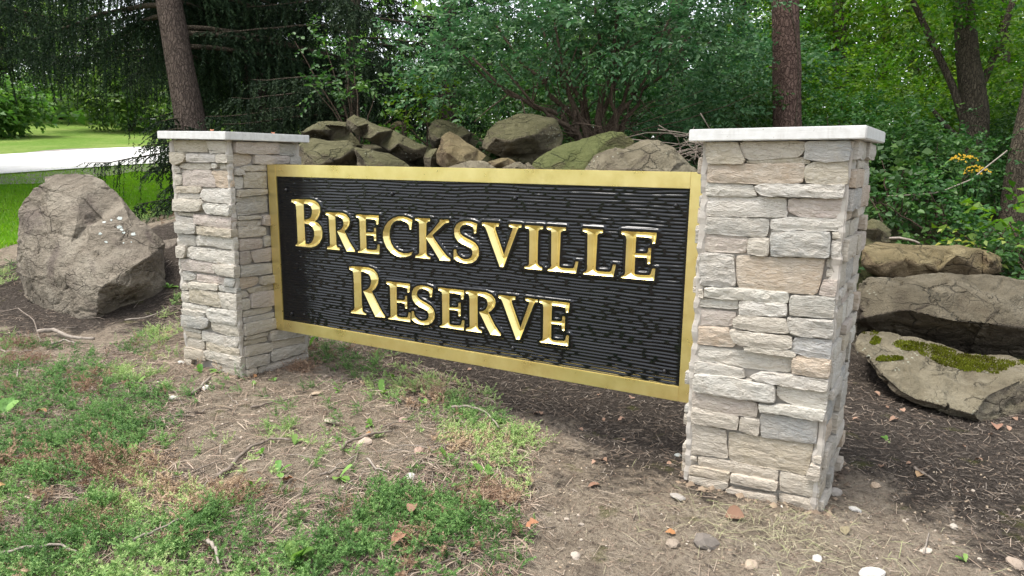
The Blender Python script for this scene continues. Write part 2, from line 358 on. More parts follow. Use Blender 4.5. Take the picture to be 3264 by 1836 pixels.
MAT['veneer'] = m_veneer(); MAT['mortar'] = m_mortar(); MAT['mortar_joint_shade'] = m_mortar(0.62); MAT['cap'] = m_cap(); MAT['gold'] = m_gold(); MAT['black'] = m_black()  # second mortar is the same one darkened: joint shade painted into its colour
MAT['rock_brown'] = m_rock('rock_brown', [(0.115, 0.095, 0.072), (0.20, 0.17, 0.13), (0.29, 0.255, 0.20)], 0.0, stain=(0.105, 0.082, 0.07))
MAT['rock_moss'] = m_rock('rock_mossy', [(0.06, 0.048, 0.032), (0.115, 0.096, 0.062), (0.19, 0.166, 0.11)], 0.55, (0.054, 0.056, 0.017), lichen=0.5)
MAT['rock_green'] = m_rock('rock_green', [(0.08, 0.07, 0.038), (0.125, 0.112, 0.055), (0.18, 0.165, 0.08)], 0.7, (0.052, 0.066, 0.016), lichen=0.25)
MAT['rock_tan'] = m_rock('rock_tan', [(0.095, 0.068, 0.04), (0.175, 0.13, 0.075), (0.25, 0.20, 0.12)], 0.3, (0.085, 0.08, 0.026), stain=(0.09, 0.06, 0.034))
MAT['rock_grey'] = m_rock('rock_grey', [(0.095, 0.076, 0.054), (0.175, 0.146, 0.105), (0.255, 0.222, 0.165)], 0.2, (0.075, 0.076, 0.026), stain=(0.10, 0.077, 0.057), lichen=0.7)
MAT['rock_dark'] = m_rock('rock_dark', [(0.06, 0.047, 0.034), (0.115, 0.094, 0.067), (0.18, 0.154, 0.115)], 0.15, (0.06, 0.06, 0.02), stain=(0.07, 0.052, 0.037), lichen=0.3)
MAT['bark_spruce'] = m_bark('bark_spruce', (0.065, 0.047, 0.037), (0.145, 0.11, 0.088), 0.4, 24, 0.035)
MAT['bark_red'] = m_bark('bark_red', (0.075, 0.042, 0.034), (0.19, 0.125, 0.10), 0.45, 26, 0.03)
MAT['bark_dark'] = m_bark('bark_dark', (0.055, 0.043, 0.03), (0.14, 0.115, 0.08), 0.16, 34, 0.03)
MAT['bark_shrub'] = m_bark('bark_shrub', (0.075, 0.05, 0.035), (0.17, 0.125, 0.09), 0.15, 50, 0.01)
MAT['twig'] = m_plain('twig', (0.11, 0.085, 0.065), (0.24, 0.20, 0.165), 40)
MAT['twig_pale'] = m_plain('twig_pale', (0.17, 0.14, 0.115), (0.31, 0.27, 0.225), 30)
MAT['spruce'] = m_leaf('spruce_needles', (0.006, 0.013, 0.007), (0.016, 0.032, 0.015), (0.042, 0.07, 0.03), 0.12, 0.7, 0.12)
MAT['leaf_blue'] = m_leaf('leaf_bluegreen', (0.03, 0.09, 0.036), (0.065, 0.165, 0.066), (0.15, 0.265, 0.11), 0.32, 0.5, 0.35)
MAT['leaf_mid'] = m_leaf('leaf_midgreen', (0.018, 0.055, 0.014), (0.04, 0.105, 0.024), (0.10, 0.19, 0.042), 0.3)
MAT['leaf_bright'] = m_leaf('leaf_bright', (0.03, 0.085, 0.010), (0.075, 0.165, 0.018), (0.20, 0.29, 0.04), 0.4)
MAT['leaf_far'] = m_leaf('leaf_far', (0.035, 0.085, 0.016), (0.075, 0.155, 0.028), (0.17, 0.26, 0.055), 0.4)
MAT['leaf_yellow'] = m_leaf('leaf_yellow', (0.15, 0.25, 0.05), (0.27, 0.35, 0.08), (0.40, 0.38, 0.08), 0.4)
MAT['juniper'] = m_leaf('juniper_needles', (0.06, 0.13, 0.036), (0.155, 0.275, 0.08), (0.38, 0.48, 0.19), 0.28, 0.6, 0.25)
MAT['juniper_dead'] = m_leaf('juniper_dead', (0.17, 0.10, 0.068), (0.27, 0.175, 0.12), (0.40, 0.29, 0.20), 0.1, 0.8, 0.15)
MAT['grass'] = m_leaf('grass', (0.10, 0.24, 0.014), (0.17, 0.34, 0.025), (0.27, 0.42, 0.05), 0.4, 0.5, 0.3)
MAT['weed'] = m_leaf('weed', (0.07, 0.17, 0.025), (0.12, 0.25, 0.045), (0.20, 0.33, 0.08), 0.3, 0.55, 0.3)
MAT['moss'] = m_leaf('moss', (0.05, 0.045, 0.008), (0.085, 0.09, 0.010), (0.15, 0.18, 0.015), 0.2, 0.9, 0.1)
MAT['straw'] = m_var('straw', [(0, (0.20, 0.17, 0.11)), (0.6, (0.36, 0.32, 0.22)), (1, (0.27, 0.30, 0.13))])
MAT['chips'] = m_var('bark_chips', [(0, (0.04, 0.032, 0.026)), (0.5, (0.09, 0.073, 0.058)), (0.85, (0.18, 0.15, 0.122)), (1, (0.28, 0.235, 0.19))])
MAT['crumb'] = m_var('soil_crumbs', [(0, (0.07, 0.052, 0.04)), (0.5, (0.24, 0.18, 0.125)), (0.9, (0.36, 0.29, 0.21)), (1, (0.55, 0.5, 0.43))])
MAT['litter'] = m_var('needle_litter', [(0, (0.11, 0.075, 0.055)), (0.5, (0.23, 0.17, 0.125)), (1, (0.38, 0.31, 0.24))])
MAT['dryleaf'] = m_plain('dry_leaf', (0.16, 0.085, 0.045), (0.30, 0.17, 0.09), 30, 0.8, True)
MAT['pebble'] = m_plain('pebble', (0.35, 0.31, 0.26), (0.55, 0.5, 0.44), 25, 0.85, True)
MAT['road'] = m_plain('road_concrete', (0.60, 0.59, 0.56), (0.70, 0.69, 0.66), 3, 0.9)
MAT['gravel'] = m_plain('gravel_verge', (0.10, 0.088, 0.075), (0.30, 0.27, 0.235), 14, 0.95)
MAT['ground'] = m_ground()
MAT['bolt'] = m_plain('bolt_black', (0.01, 0.01, 0.012), (0.02, 0.02, 0.022), 20, 0.3)
MAT['timber'] = m_plain('weathered_timber', (0.16, 0.15, 0.14), (0.33, 0.31, 0.29), 12)
MAT['goldenrod'] = m_plain('goldenrod', (0.5, 0.30, 0.02), (0.65, 0.42, 0.04), 12)

# ------------------------------------------------------------------ rocks (outline and face points as seen, each with its own distance)
def zc(ox, oy, s): return lambda q: [((ox + p[0] * s), (oy + p[1] * s), *(p[2:])) for p in q]
ZB = zc(0, 520, 0.4003); ZR = zc(2650, 680, 0.4831); ZM = zc(900, 340, 0.31056); ZN = zc(1600, 340, 0.4533)
ROCKS = [
 # name-label, material, depth of silhouette, back thickness, outline, inner (u, v, forward)
 ('large upright brown boulder with grey lichen spots beside the lawn', 'rock_brown', 7.2, 0.7,
  ZB([(350,150,.05),(345,110,0),(430,80),(580,70),(730,95),(830,140),(890,190),(960,270),(1020,350),(1080,430),(1160,480,.05),(1220,560,.08),(1310,640,.05),(1310,800,.1),(1325,1000,.15),(1310,1180,.2),(1250,1190,.22),(1100,1240,.36),(900,1275,.50),(760,1278,.72),(600,1265,.68),(450,1255,.5),(330,1200,.35),(260,1120,.2),(190,1040,.1),(150,930,.05),(128,850),(135,650),(145,500),(150,370),(190,270),(280,190)]),
  ZB([(600,520,.45),(730,510,.52),(830,472,.40),(700,500,.34),(790,440,.22),(1060,500,.25),(1190,740,.52),(1060,820,.70),(1030,985,.70),(860,955,.80),(785,1015,.82),(960,1120,.50),(1140,1080,.38),(700,720,.62),(420,420,.32),(335,400,.22),(400,190,.14),(640,250,.24),(800,425,.24),(300,900,.42),(500,900,.6),(350,1150,.36),(620,1060,.70),(1240,1150,.24),(1200,960,.42),(200,700,.18),(250,450,.16),(990,340,.12),(1180,600,.24),(330,300,.10),(420,300,.22),(560,640,.5),(380,620,.36),(900,620,.56),(775,1180,.80)])),
 ('dark narrow rock wedged between the upright boulder and the stone pillar', 'rock_brown', 7.9, 0.5,
  ZB([(1240,640),(1300,620),(1400,600),(1480,640),(1500,900),(1480,1120,.1),(1400,1160,.15),(1330,1100,.1),(1290,900)]), ZB([(1380,700,.2),(1400,900,.25),(1350,1000,.2)])),
 ('pale slab with a carpet of yellow green moss, lowest of the stack', 'rock_grey', 5.05, 0.35,
  ZR([(150,900,.2),(170,820,.1),(200,780,0),(330,785,-.1),(450,790,-.12),(590,830,-.12),(900,920,-.1),(1100,940,-.05),(1271,970,0),(1450,1000,.1),(1520,1200,.45),(1350,1330,.62),(1271,1310,.66),(1060,1395,.80),(1000,1392,.82),(750,1335,.74),(550,1255,.66),(440,1205,.60),(300,1085,.48),(240,985,.38)]),
  ZR([(260,950,.40),(340,1060,.52),(460,1170,.64),(560,1225,.70),(760,1270,.80),(930,1320,.88),(1040,1190,.80),(1271,1090,.60),(700,1030,.48),(480,930,.28),(330,850,.14),(900,1050,.44),(1100,1040,.42),(700,920,.16),(1000,980,.18),(960,1370,.82)])),
 ('broad grey boulder with a dark overhang, above the mossy slab', 'rock_dark', 5.7, 0.6,
  ZR([(190,470,.1),(250,430,.05),(480,415),(600,395),(710,385),(900,400),(1100,405),(1271,430),(1500,470),(1580,700,.1),(1520,930,.2),(1271,985,.22),(900,945,.2),(590,865,.16),(330,810,.1),(240,770,.1),(165,790,.1),(165,700,.15),(178,560,.15)]),
  ZR([(225,690,.36),(300,670,.38),(450,640,.40),(540,645,.48),(620,670,.54),(800,710,.57),(1000,725,.57),(1271,758,.54),(1500,785,.4),(260,745,.22),(560,770,.30),(900,815,.34),(1271,880,.34),(480,450,.10),(380,530,.26),(520,500,.3),(720,420,.12),(900,500,.32),(1150,560,.42),(700,560,.44),(1271,520,.3)])),
 ('flat tan brown slab lying behind the right pillar, above the grey boulder', 'rock_tan', 6.3, 0.5,
  ZR([(200,215,.1),(300,195,0),(440,205),(580,215),(760,220),(850,215),(1000,245),(1110,290,.05),(1115,390,.15),(1000,410,.2),(700,400,.25),(540,420,.25),(350,430,.3),(240,380,.25),(205,330,.2)]),
  ZR([(590,232,.16),(430,240,.2),(300,340,.42),(830,272,.36),(1050,312,.25),(600,330,.36),(335,400,.4),(700,380,.34),(760,250,.18),(480,300,.3)])),
 ('small dark rock between the right pillar and the shrubs', 'rock_moss', 6.75, 0.35,
  ZR([(170,110),(225,60),(265,35),(320,50),(400,110),(390,190,.1),(330,205,.15),(220,215,.1),(170,190)]), ZR([(300,100,.22),(280,190,.1),(350,120,.15)])),
 ('flat moss topped rock with a dark hollow beneath, above the left pillar cap', 'rock_moss', 8.0, 0.6,
  ZM([(185,255,.25),(240,220,.1),(370,150),(520,148),(660,155),(700,250),(790,340),(840,410,.1),(740,400,.1),(650,360,.1),(500,350,.1),(380,345,.1),(200,300,.2)]),
  ZM([(430,186,.12),(550,190,.14),(400,240,.34),(300,235,.34),(650,205,.1),(240,262,.36),(560,230,.02),(640,300,0)])),
 ('long tilted mossy slab leaning down to the right, highest of the pile', 'rock_moss', 7.6, 0.5,
  ZM([(660,130),(740,88),(830,120),(1000,190),(1140,240),(1270,310),(1380,370),(1490,410),(1450,520,.1),(1350,552,.2),(1230,548,.2),(1110,475,.15),(1000,400,.1),(870,350,.1),(800,318,.1),(720,265,.1),(660,200)]),
  ZM([(780,200,.3),(1000,262,.38),(1200,385,.38),(1350,450,.3),(900,325,.32),(1110,455,.32),(880,170,.16),(1230,320,.14),(730,170,.18)])),
 ('squat lumpy block right behind the left pillar cap', 'rock_moss', 7.5, 0.6,
  ZM([(170,400),(190,385),(290,320),(450,345),(680,350),(760,400),(785,480),(780,620),(600,760,.2),(170,760,.2)]),
  ZM([(420,385,.2),(430,480,.36),(720,440,.3),(570,550,.42),(370,600,.36),(610,620,.2),(690,370,.08),(560,420,.28),(270,470,.25)])),
 ('low triangular brown rock with pale lichen flecks, just above the gold frame', 'rock_moss', 7.1, 0.5,
  ZM([(750,430),(900,440),(1110,490),(1240,560),(1360,645),(1250,780,.2),(780,780,.2),(765,560)]), ZM([(800,500,.2),(1000,560,.28),(880,470,.1),(900,650,.3)])),
 ('yellowish wedge shaped rock in the middle of the pile', 'rock_tan', 7.2, 0.5,
  ZM([(1585,470),(1640,320),(1715,258),(1800,295),(1900,370),(2010,440),(2100,505,.1),(2000,600,.2),(1830,640,.2),(1700,690,.2),(1590,580)]),
  ZM([(1720,350,.22),(1700,480,.36),(1900,470,.32),(1830,570,.36),(1660,420,.2),(1780,400,.26)])),
 ('small rock tucked against the yellowish wedge', 'rock_moss', 7.35, 0.4,
  ZM([(1440,520),(1520,430),(1590,425),(1610,550),(1580,720),(1470,680)]), ZM([(1530,520,.2),(1520,610,.15)])),
 ('dark brown peaked rock half hidden under the leafy shrub', 'rock_moss', 8.3, 0.5,
  ZM([(1505,230),(1530,170),(1580,130),(1700,140),(1850,205),(1960,270),(2070,345),(2050,440),(1900,460),(1560,450),(1505,330)]),
  ZM([(1640,212,.16),(1710,240,.2),(1900,285,.22),(1600,330,.32),(1520,320,.1),(1750,330,.3)])),
 ('big dark overhanging boulder below the shrub stems', 'rock_moss', 7.5, 0.7,
  [(1536,470),(1552,420),(1590,385),(1650,366),(1720,368),(1775,385),(1795,430),(1785,480,.1),(1720,520,.1),(1690,530,.1),(1600,500,.1),(1545,480,.1)],
  [(1640,405,.3),(1625,452,.40),(1700,430,.34),(1690,508,.05),(1580,440,.28),(1720,470,.2),(1590,470,.2),(1660,380,.12)]),
 ('smooth sloping green rock covered in moss, under the shrub', 'rock_green', 6.9, 0.6,
  ZN([(205,440),(220,390),(330,310),(440,260),(600,215),(780,173),(850,185),(935,240),(900,330),(760,450,.2),(620,600,.3),(240,600,.2)]),
  ZN([(500,300,.16),(400,380,.3),(640,330,.26),(300,440,.28),(720,250,.12),(560,450,.36)])),
 ('large pale rounded rock with white lichen beside the right pillar', 'rock_grey', 6.2, 0.7,
  ZN([(540,520),(570,455),(650,350),(790,285),(850,302),(960,245),(1030,222),(1100,235),(1200,290),(1300,390),(1400,480),(1470,620),(1100,700,.2),(540,700,.2)]),
  ZN([(800,330,.26),(862,312,.12),(1010,272,.16),(1080,310,.24),(1180,460,.4),(900,440,.4),(700,440,.34),(1040,290,.24),(1170,340,.2),(1230,400,.26)])),
 ('low grey rock showing just above the middle of the frame', 'rock_grey', 6.7, 0.5,
  ZM([(1600,680),(1640,640),(1740,612),(1930,552),(2080,550),(2160,590),(2240,640),(2240,800),(1600,800)]), ZM([(1950,620,.2),(1800,680,.15),(2100,650,.15)])),
 ('low pointed grey rock left of the smooth green rock', 'rock_grey', 6.55, 0.5,
  ZM([(2200,655),(2290,610),(2380,572),(2440,570),(2490,600),(2530,575),(2620,645),(2620,800),(2200,800)]), ZM([(2400,620,.2),(2500,640,.12)])),
 ('small brown rock beneath the dark overhanging boulder', 'rock_tan', 7.1, 0.4,
  ZM([(2060,600),(2120,560),(2250,525),(2320,530),(2390,570),(2330,640),(2100,660)]), ZM([(2240,570,.16)])),
 ('far pinkish tan stone glimpsed between the leaves', 'rock_tan', 10.5, 0.4,
  ZM([(1100,240),(1115,190),(1145,165),(1190,153),(1240,168),(1275,215),(1260,250)]), ZM([(1190,195,.15)])),
 ('flat weathered slab with yellow moss behind the upright boulder', 'rock_green', 8.8, 0.4,
  ZB([(1180,590),(1230,560),(1400,555),(1500,570),(1500,640),(1400,650),(1260,640)]), ZB([(1350,600,.15)])),
]

# ------------------------------------------------------------------ terrain
CTRL = [(-6,-3,-.15),(0,-3,-.16),(3,-1.5,-.165),(6,-3,-.2),(2.4,-.4,-.155),(3.1,-.3,-.15),(2.7,.5,-.15),(-1.4,-.4,-.115),(-.6,-.4,-.12),(-1,.5,-.11),(.8,.8,-.13),(.8,-.6,-.14),(-3.3,0,-.13),(-4.8,.2,-.12),
 (3.4,1.1,-.145),(4.3,1.0,-.14),(5.5,1.0,-.1),(-2.5,.9,-.1),(-1.0,1.2,-.08),(1.5,1.3,-.1),(0,1.2,-.1),
 (-6,-.5,-.1),(-7,.5,.0),(-8.8,4.5,.25),(-11,3,.45),(-11,8,.9),(-14.8,4.5,.85),(-14.4,8,1.12),(-22.6,8,1.33),(-19.2,11,1.6),(-36,14,2.4),(-47,19,3.6),(-30,22,2.6),(-15,16,1.6),
 (3.6,3.1,-.06),(4.3,3.4,-.05),(3.1,2.6,-.06),(5,2.6,-.06),(3.4,4.2,.42),(4.2,4.5,.42),(4,5.3,.52),(6,5,.5),(8,3,.2),(4.6,6.4,.55),(0,6,1.55),(-3,5,1.3),(3,7,1.05),(4.1,8.6,.8),(6.5,8,.75),(0,12,1.9),(6,14,1.5),(12,10,1.0),(15,3,.4),(-6,3.3,.65),(-5,5.5,1.0),
 (-15,-3,.3),(-22,-5,.9),(-10,-6,-.1),(-5,-9,-.25),(5,-9,-.35),(12,-4,-.2),(60,60,3),(-60,80,5),(-120,20,8),(100,-20,0),(60,-90,-2),(-60,-90,0),(-120,-60,3),(0,140,6),(140,140,5),(-140,140,9),(0,40,3),(30,30,2.2)]
for lab, mt, D, back, outl, inn in ROCKS[5:20]:
    us = [p[0] for p in outl]; vs = [p[1] for p in outl]
    b_ = at(sum(us) / len(us), max(vs), D + back * 0.4); CTRL.append((b_[0], b_[1], b_[2] + 0.05))
CT = np.array(CTRL); CXY = CT[:, :2]
def _k(r): return r
_A = _k(np.linalg.norm(CXY[:, None] - CXY[None], axis=2)); n_ = len(CT)
_A[np.arange(n_), np.arange(n_)] -= 0.10                          # smoothing
_S = np.zeros((n_ + 1, n_ + 1)); _S[:n_, :n_] = _A; _S[:n_, n_] = 1; _S[n_, :n_] = 1
_W = np.linalg.solve(_S, np.concatenate([CT[:, 2], [0]]))
def height(P):
    P = np.atleast_2d(np.asarray(P, float))[:, :2]; out = np.empty(len(P))
    for i in range(0, len(P), 20000):
        q = P[i:i + 20000]; out[i:i + 20000] = _k(np.linalg.norm(q[:, None] - CXY[None], axis=2)) @ _W[:n_] + _W[n_]
    near = np.clip(1 - np.hypot(P[:, 0] - 0, P[:, 1]) / 9, 0, 1)
    return out + near * (0.022 * fbm(P, 1.6, 3, 5) + 0.012 * fbm(P, 7, 3, 9))
def hz(x, y): return float(height([(x, y)])[0])
def ground_px(u, v):                         # photo pixel on the terrain
    lo, hi = 1.0, 60.0; d = ray(u, v)
    ts = np.linspace(1.5, 40, 500); P = CAM_POS + ts[:, None] * d; g = P[:, 2] - height(P)
    k = np.argmax(g < 0) if (g < 0).any() else len(ts) - 1
    return CAM_POS + ts[k] * d

LAWN_LINE = [(-6.6, -6.0), (-6.9, -1.0), (-7.0, 0.5), (-8.0, 2.6), (-8.9, 4.5), (-9.8, 8.0), (-10.5, 14.0)]
def lawn_w(P):
    P = np.asarray(P); L = np.array(LAWN_LINE); xb = np.interp(P[:, 1], L[:, 1], L[:, 0]); return np.clip((xb - P[:, 0]) / 0.5 + 0.5, 0, 1)
def axis_(lo, hi, d, far, g):
    a = list(np.arange(lo, hi, d)); s = d; x = hi
    while x < far: a.append(x); s *= g; x += s
    s = d; x = lo - d; pre = []
    while x > -far: pre.append(x); s *= g; x -= s
    return np.array(pre[::-1] + a)
XS = axis_(-5.6, 5.2, 0.046, 220, 1.16); YS = axis_(-2.9, 2.4, 0.046, 220, 1.16)
GX, GY = np.meshgrid(XS, YS); GP = np.stack([GX.ravel(), GY.ravel()], 1); GZ = height(GP)
gi = np.arange(len(XS) * len(YS)).reshape(len(YS), len(XS))
GF = np.stack([gi[:-1, :-1].ravel(), gi[:-1, 1:].ravel(), gi[1:, 1:].ravel(), gi[1:, :-1].ravel()], 1)
gme = mesh_np('ground', np.column_stack([GP, GZ]), GF, True)
# where the dark bark mulch lies: under and behind the sign, and round the boulder
MULCH = [onz(*p)[:2] for p in [(1150,1090),(1180,1210),(1420,1240),(1800,1330),(1900,1520),(2150,1480),(2260,1560),(2700,1480),(2900,1560),(3100,1720),(3260,1836),(3700,1900)]] + [np.array(p) for p in [(7, 1.0), (7, 3.5), (-1.5, 3.5), (-1.3, 0.9)]]
MULCH2 = [np.array(p) for p in [(-5.6, -0.5), (-3.4, -0.4), (-2.6, .3), (-2.5, 1.6), (-4.5, 2.2), (-6.4, 1.4)]]
dm = np.maximum(np.where(inside(GP, MULCH), 1, -1) * edge_dist(GP, [MULCH]), np.where(inside(GP, MULCH2), 1, -1) * edge_dist(GP, [MULCH2]))
aw = gme.attributes.new('mulch', 'FLOAT', 'POINT'); aw.data.foreach_set('value', np.clip(dm / 0.5 + 0.5, 0, 1).astype(np.float32))
lw = lawn_w(GP); aw = gme.attributes.new('lawn', 'FLOAT', 'POINT'); aw.data.foreach_set('value', lw.astype(np.float32))
ww = np.clip((GP[:, 1] - 2.2) / 1.2, 0, 1) * (1 - lw); aw = gme.attributes.new('wood', 'FLOAT', 'POINT'); aw.data.foreach_set('value', ww.astype(np.float32))
tag(obj('ground', gme, MAT['ground']), kind='structure')

def ribbon(name, line, w, lift, mat, nw=8, wob=0.0):
    line = np.array(line, float); seg = np.linalg.norm(np.diff(line, axis=0), axis=1); s = np.concatenate([[0], np.cumsum(seg)])
    tt = np.arange(0, s[-1], 0.5); P = np.stack([np.interp(tt, s, line[:, 0]), np.interp(tt, s, line[:, 1])], 1)
    for _ in range(12): P[1:-1] = 0.25 * P[:-2] + 0.5 * P[1:-1] + 0.25 * P[2:]
    T = np.gradient(P, axis=0); T /= np.linalg.norm(T, axis=1)[:, None]; Nn = np.stack([-T[:, 1], T[:, 0]], 1)
    o = np.linspace(-.5, .5, nw + 1) * w
    Q = P[:, None] + Nn[:, None] * o[None, :, None]
    if wob:
        q0 = fbm(P, 0.8, 3, 3) * wob; q1 = fbm(P, 0.9, 3, 8) * wob
        Q[:, 0] += Nn * q0[:, None]; Q[:, -1] += Nn * q1[:, None]
    V = Q.reshape(-1, 2); V = np.column_stack([V, height(V) + lift]); g = np.arange(len(V)).reshape(len(P), nw + 1)
    F = np.stack([g[:-1, :-1].ravel(), g[:-1, 1:].ravel(), g[1:, 1:].ravel(), g[1:, :-1].ravel()], 1)
    return tag(obj(name, mesh_np(name, V, F, True), mat), kind='structure')
ROAD = [(-17.2, -30), (-18.0, -8), (-18.6, 2), (-18.0, 8), (-15.6, 14), (-11, 20), (-4, 27)]
ribbon('gravel_verge', ROAD, 9.6, 0.03, MAT['gravel'], 12, 0.7)
ribbon('road', ROAD, 6.6, 0.06, MAT['road'], 10)

# ------------------------------------------------------------------ build the rocks
def tri_lin_subdiv(V, F, levels):
    V = [tuple(v) for v in V]; F = [tuple(f) for f in F]
    for _ in range(levels):
        cache = {}; nf = []
        def mid(a, b):
            k = (a, b) if a < b else (b, a)
            if k not in cache:
                cache[k] = len(V); V.append(tuple((np.array(V[a]) + np.array(V[b])) * 0.5))
            return cache[k]
        for a, b, c in F:
            ab, bc, ca = mid(a, b), mid(b, c), mid(c, a); nf += [(a, ab, ca), (ab, b, bc), (ca, bc, c), (ab, bc, ca)]
        F = nf
    return np.array(V), np.array(F)
def vert_normals(V, F):
    n = np.cross(V[F[:, 1]] - V[F[:, 0]], V[F[:, 2]] - V[F[:, 0]]); r = np.zeros_like(V)
    for k in range(3): np.add.at(r, F[:, k], n)
    return r / (np.linalg.norm(r, axis=1)[:, None] + 1e-9)
def rock(label, mt, D, back, outl, inn, levels=3, amp=1.0, seed=0, soft=0.25, fine=1.0):
    ol = [(p[0], p[1], p[2] if len(p) > 2 else 0.0) for p in outl]
    pts2 = np.array([(p[0], -p[1]) for p in ol] + [(p[0], -p[1]) for p in inn]); dz = np.array([p[2] for p in ol] + [p[2] for p in inn])
    k = len(ol); V2, F2 = cdt(pts2, [list(range(k))])
    n = len(pts2)
    if len(V2) > n: dz = np.concatenate([dz, np.zeros(len(V2) - n)])
    V = [at(p[0], -p[1], D - d) for p, d in zip(V2, dz)]
    # front triangles counter-clockwise seen from the camera
    F = []
    for a, b, c in F2:
        s = np.cross(V2[b] - V2[a], V2[c] - V2[a]); F.append((a, b, c) if s > 0 else (a, c, b))
    cu = np.mean([p[0] for p in ol]); cv = np.mean([p[1] for p in ol])
    r1 = len(V)
    for p in ol: V.append(at(cu + (p[0] - cu) * 0.88, cv + (p[1] - cv) * 0.90, D + back * 0.6))
    r2 = len(V)
    for p in ol: V.append(at(cu + (p[0] - cu) * 0.5, cv + (p[1] - cv) * 0.55, D + back))
    V.append(at(cu, cv, D + back * 1.05)); ce = len(V) - 1
    for i in range(k):
        j = (i + 1) % k
        F += [(j, i, r1 + i), (j, r1 + i, r1 + j), (r1 + j, r1 + i, r2 + i), (r1 + j, r2 + i, r2 + j), (r2 + j, r2 + i, ce)]
    # outline runs clockwise on screen or not: fix orientation of the back by signed area
    area = sum(ol[i][0] * -ol[(i + 1) % k][1] - ol[(i + 1) % k][0] * -ol[i][1] for i in range(k))
    if area < 0: F = F[:len(F2)] + [(a, c, b) for a, b, c in F[len(F2):]]
    V, F = tri_lin_subdiv(np.array(V), np.array(F), levels)
    # soften the creases a little, then roughen
    nb = np.zeros_like(V); cnt = np.zeros(len(V))
    for a, b in ((0, 1), (1, 2), (2, 0)):
        np.add.at(nb, F[:, a], V[F[:, b]]); np.add.at(nb, F[:, b], V[F[:, a]]); np.add.at(cnt, F[:, a], 1); np.add.at(cnt, F[:, b], 1)
    V = V * (1 - soft) + soft * nb / cnt[:, None]
    Nn = vert_normals(V, F); size = np.ptp(V, axis=0).max()
    w = V.copy(); w[:, 2] *= 1.8
    w2 = w + 0.25 * np.column_stack([fbm(w, 1.5, 2, seed + 6), fbm(w, 1.5, 2, seed + 7), fbm(w, 1.5, 2, seed + 8)])
    led = np.abs(fbm(w2, 2.6, 3, seed + 4)); d = 0.030 * fbm(w, 2.0, 3, seed) + 0.024 * fine * fbm(w2, 5.5, 4, seed + 2) - 0.020 * np.exp(-(led / 0.03) ** 2) + 0.012 * fine * fbm(w, 18, 3, seed + 3)
    V = V + Nn * (d * amp * min(1.0, size / 1.2))[:, None]
    c0 = np.array([V[:, 0].mean(), V[:, 1].mean(), V[:, 2].min()])
    o = obj('boulder', mesh_np('boulder', V - c0, F, True), MAT[mt]); o.location = c0
    return tag(o, label, 'rock')
BOULDERS = [rock(*r, levels=4 if i in (0, 2, 3) else 3, seed=i * 1.3, soft=0.0 if i >= 4 else 0.15, fine=0.55 if i == 0 else 0.8) for i, r in enumerate(ROCKS)]

# ------------------------------------------------------------------ stone pillars
CAPZ_T = 0.0529
PIL = dict(left=dict(c=(-0.9805, 0.0086), a=-0.0139, zc=1.5537, zg=-0.20, tilt=-0.0155), right=dict(c=(2.7302, 0.0777), a=-0.0642, zc=1.5346, zg=-0.23, tilt=0.0096))
HALF, CORE = 0.3117, 0.289
STONE_COL = dict(n=(0.52, 0.47, 0.39), g=(0.415, 0.395, 0.355), b=(0.345, 0.35, 0.34), o=(0.50, 0.39, 0.285), p=(0.485, 0.405, 0.355), t=(0.44, 0.38, 0.28), k=(0.30, 0.25, 0.215), w=(0.58, 0.55, 0.49))
def face_axes(p, which):
    c, s = math.cos(p['a']), math.sin(p['a']); ex = np.array([c, s, 0]); ey = np.array([-s, c, 0])
    return {'front': (ex, -ey), 'right': (ey, ex), 'back': (-ex, ey), 'left': (-ey, -ex)}[which]
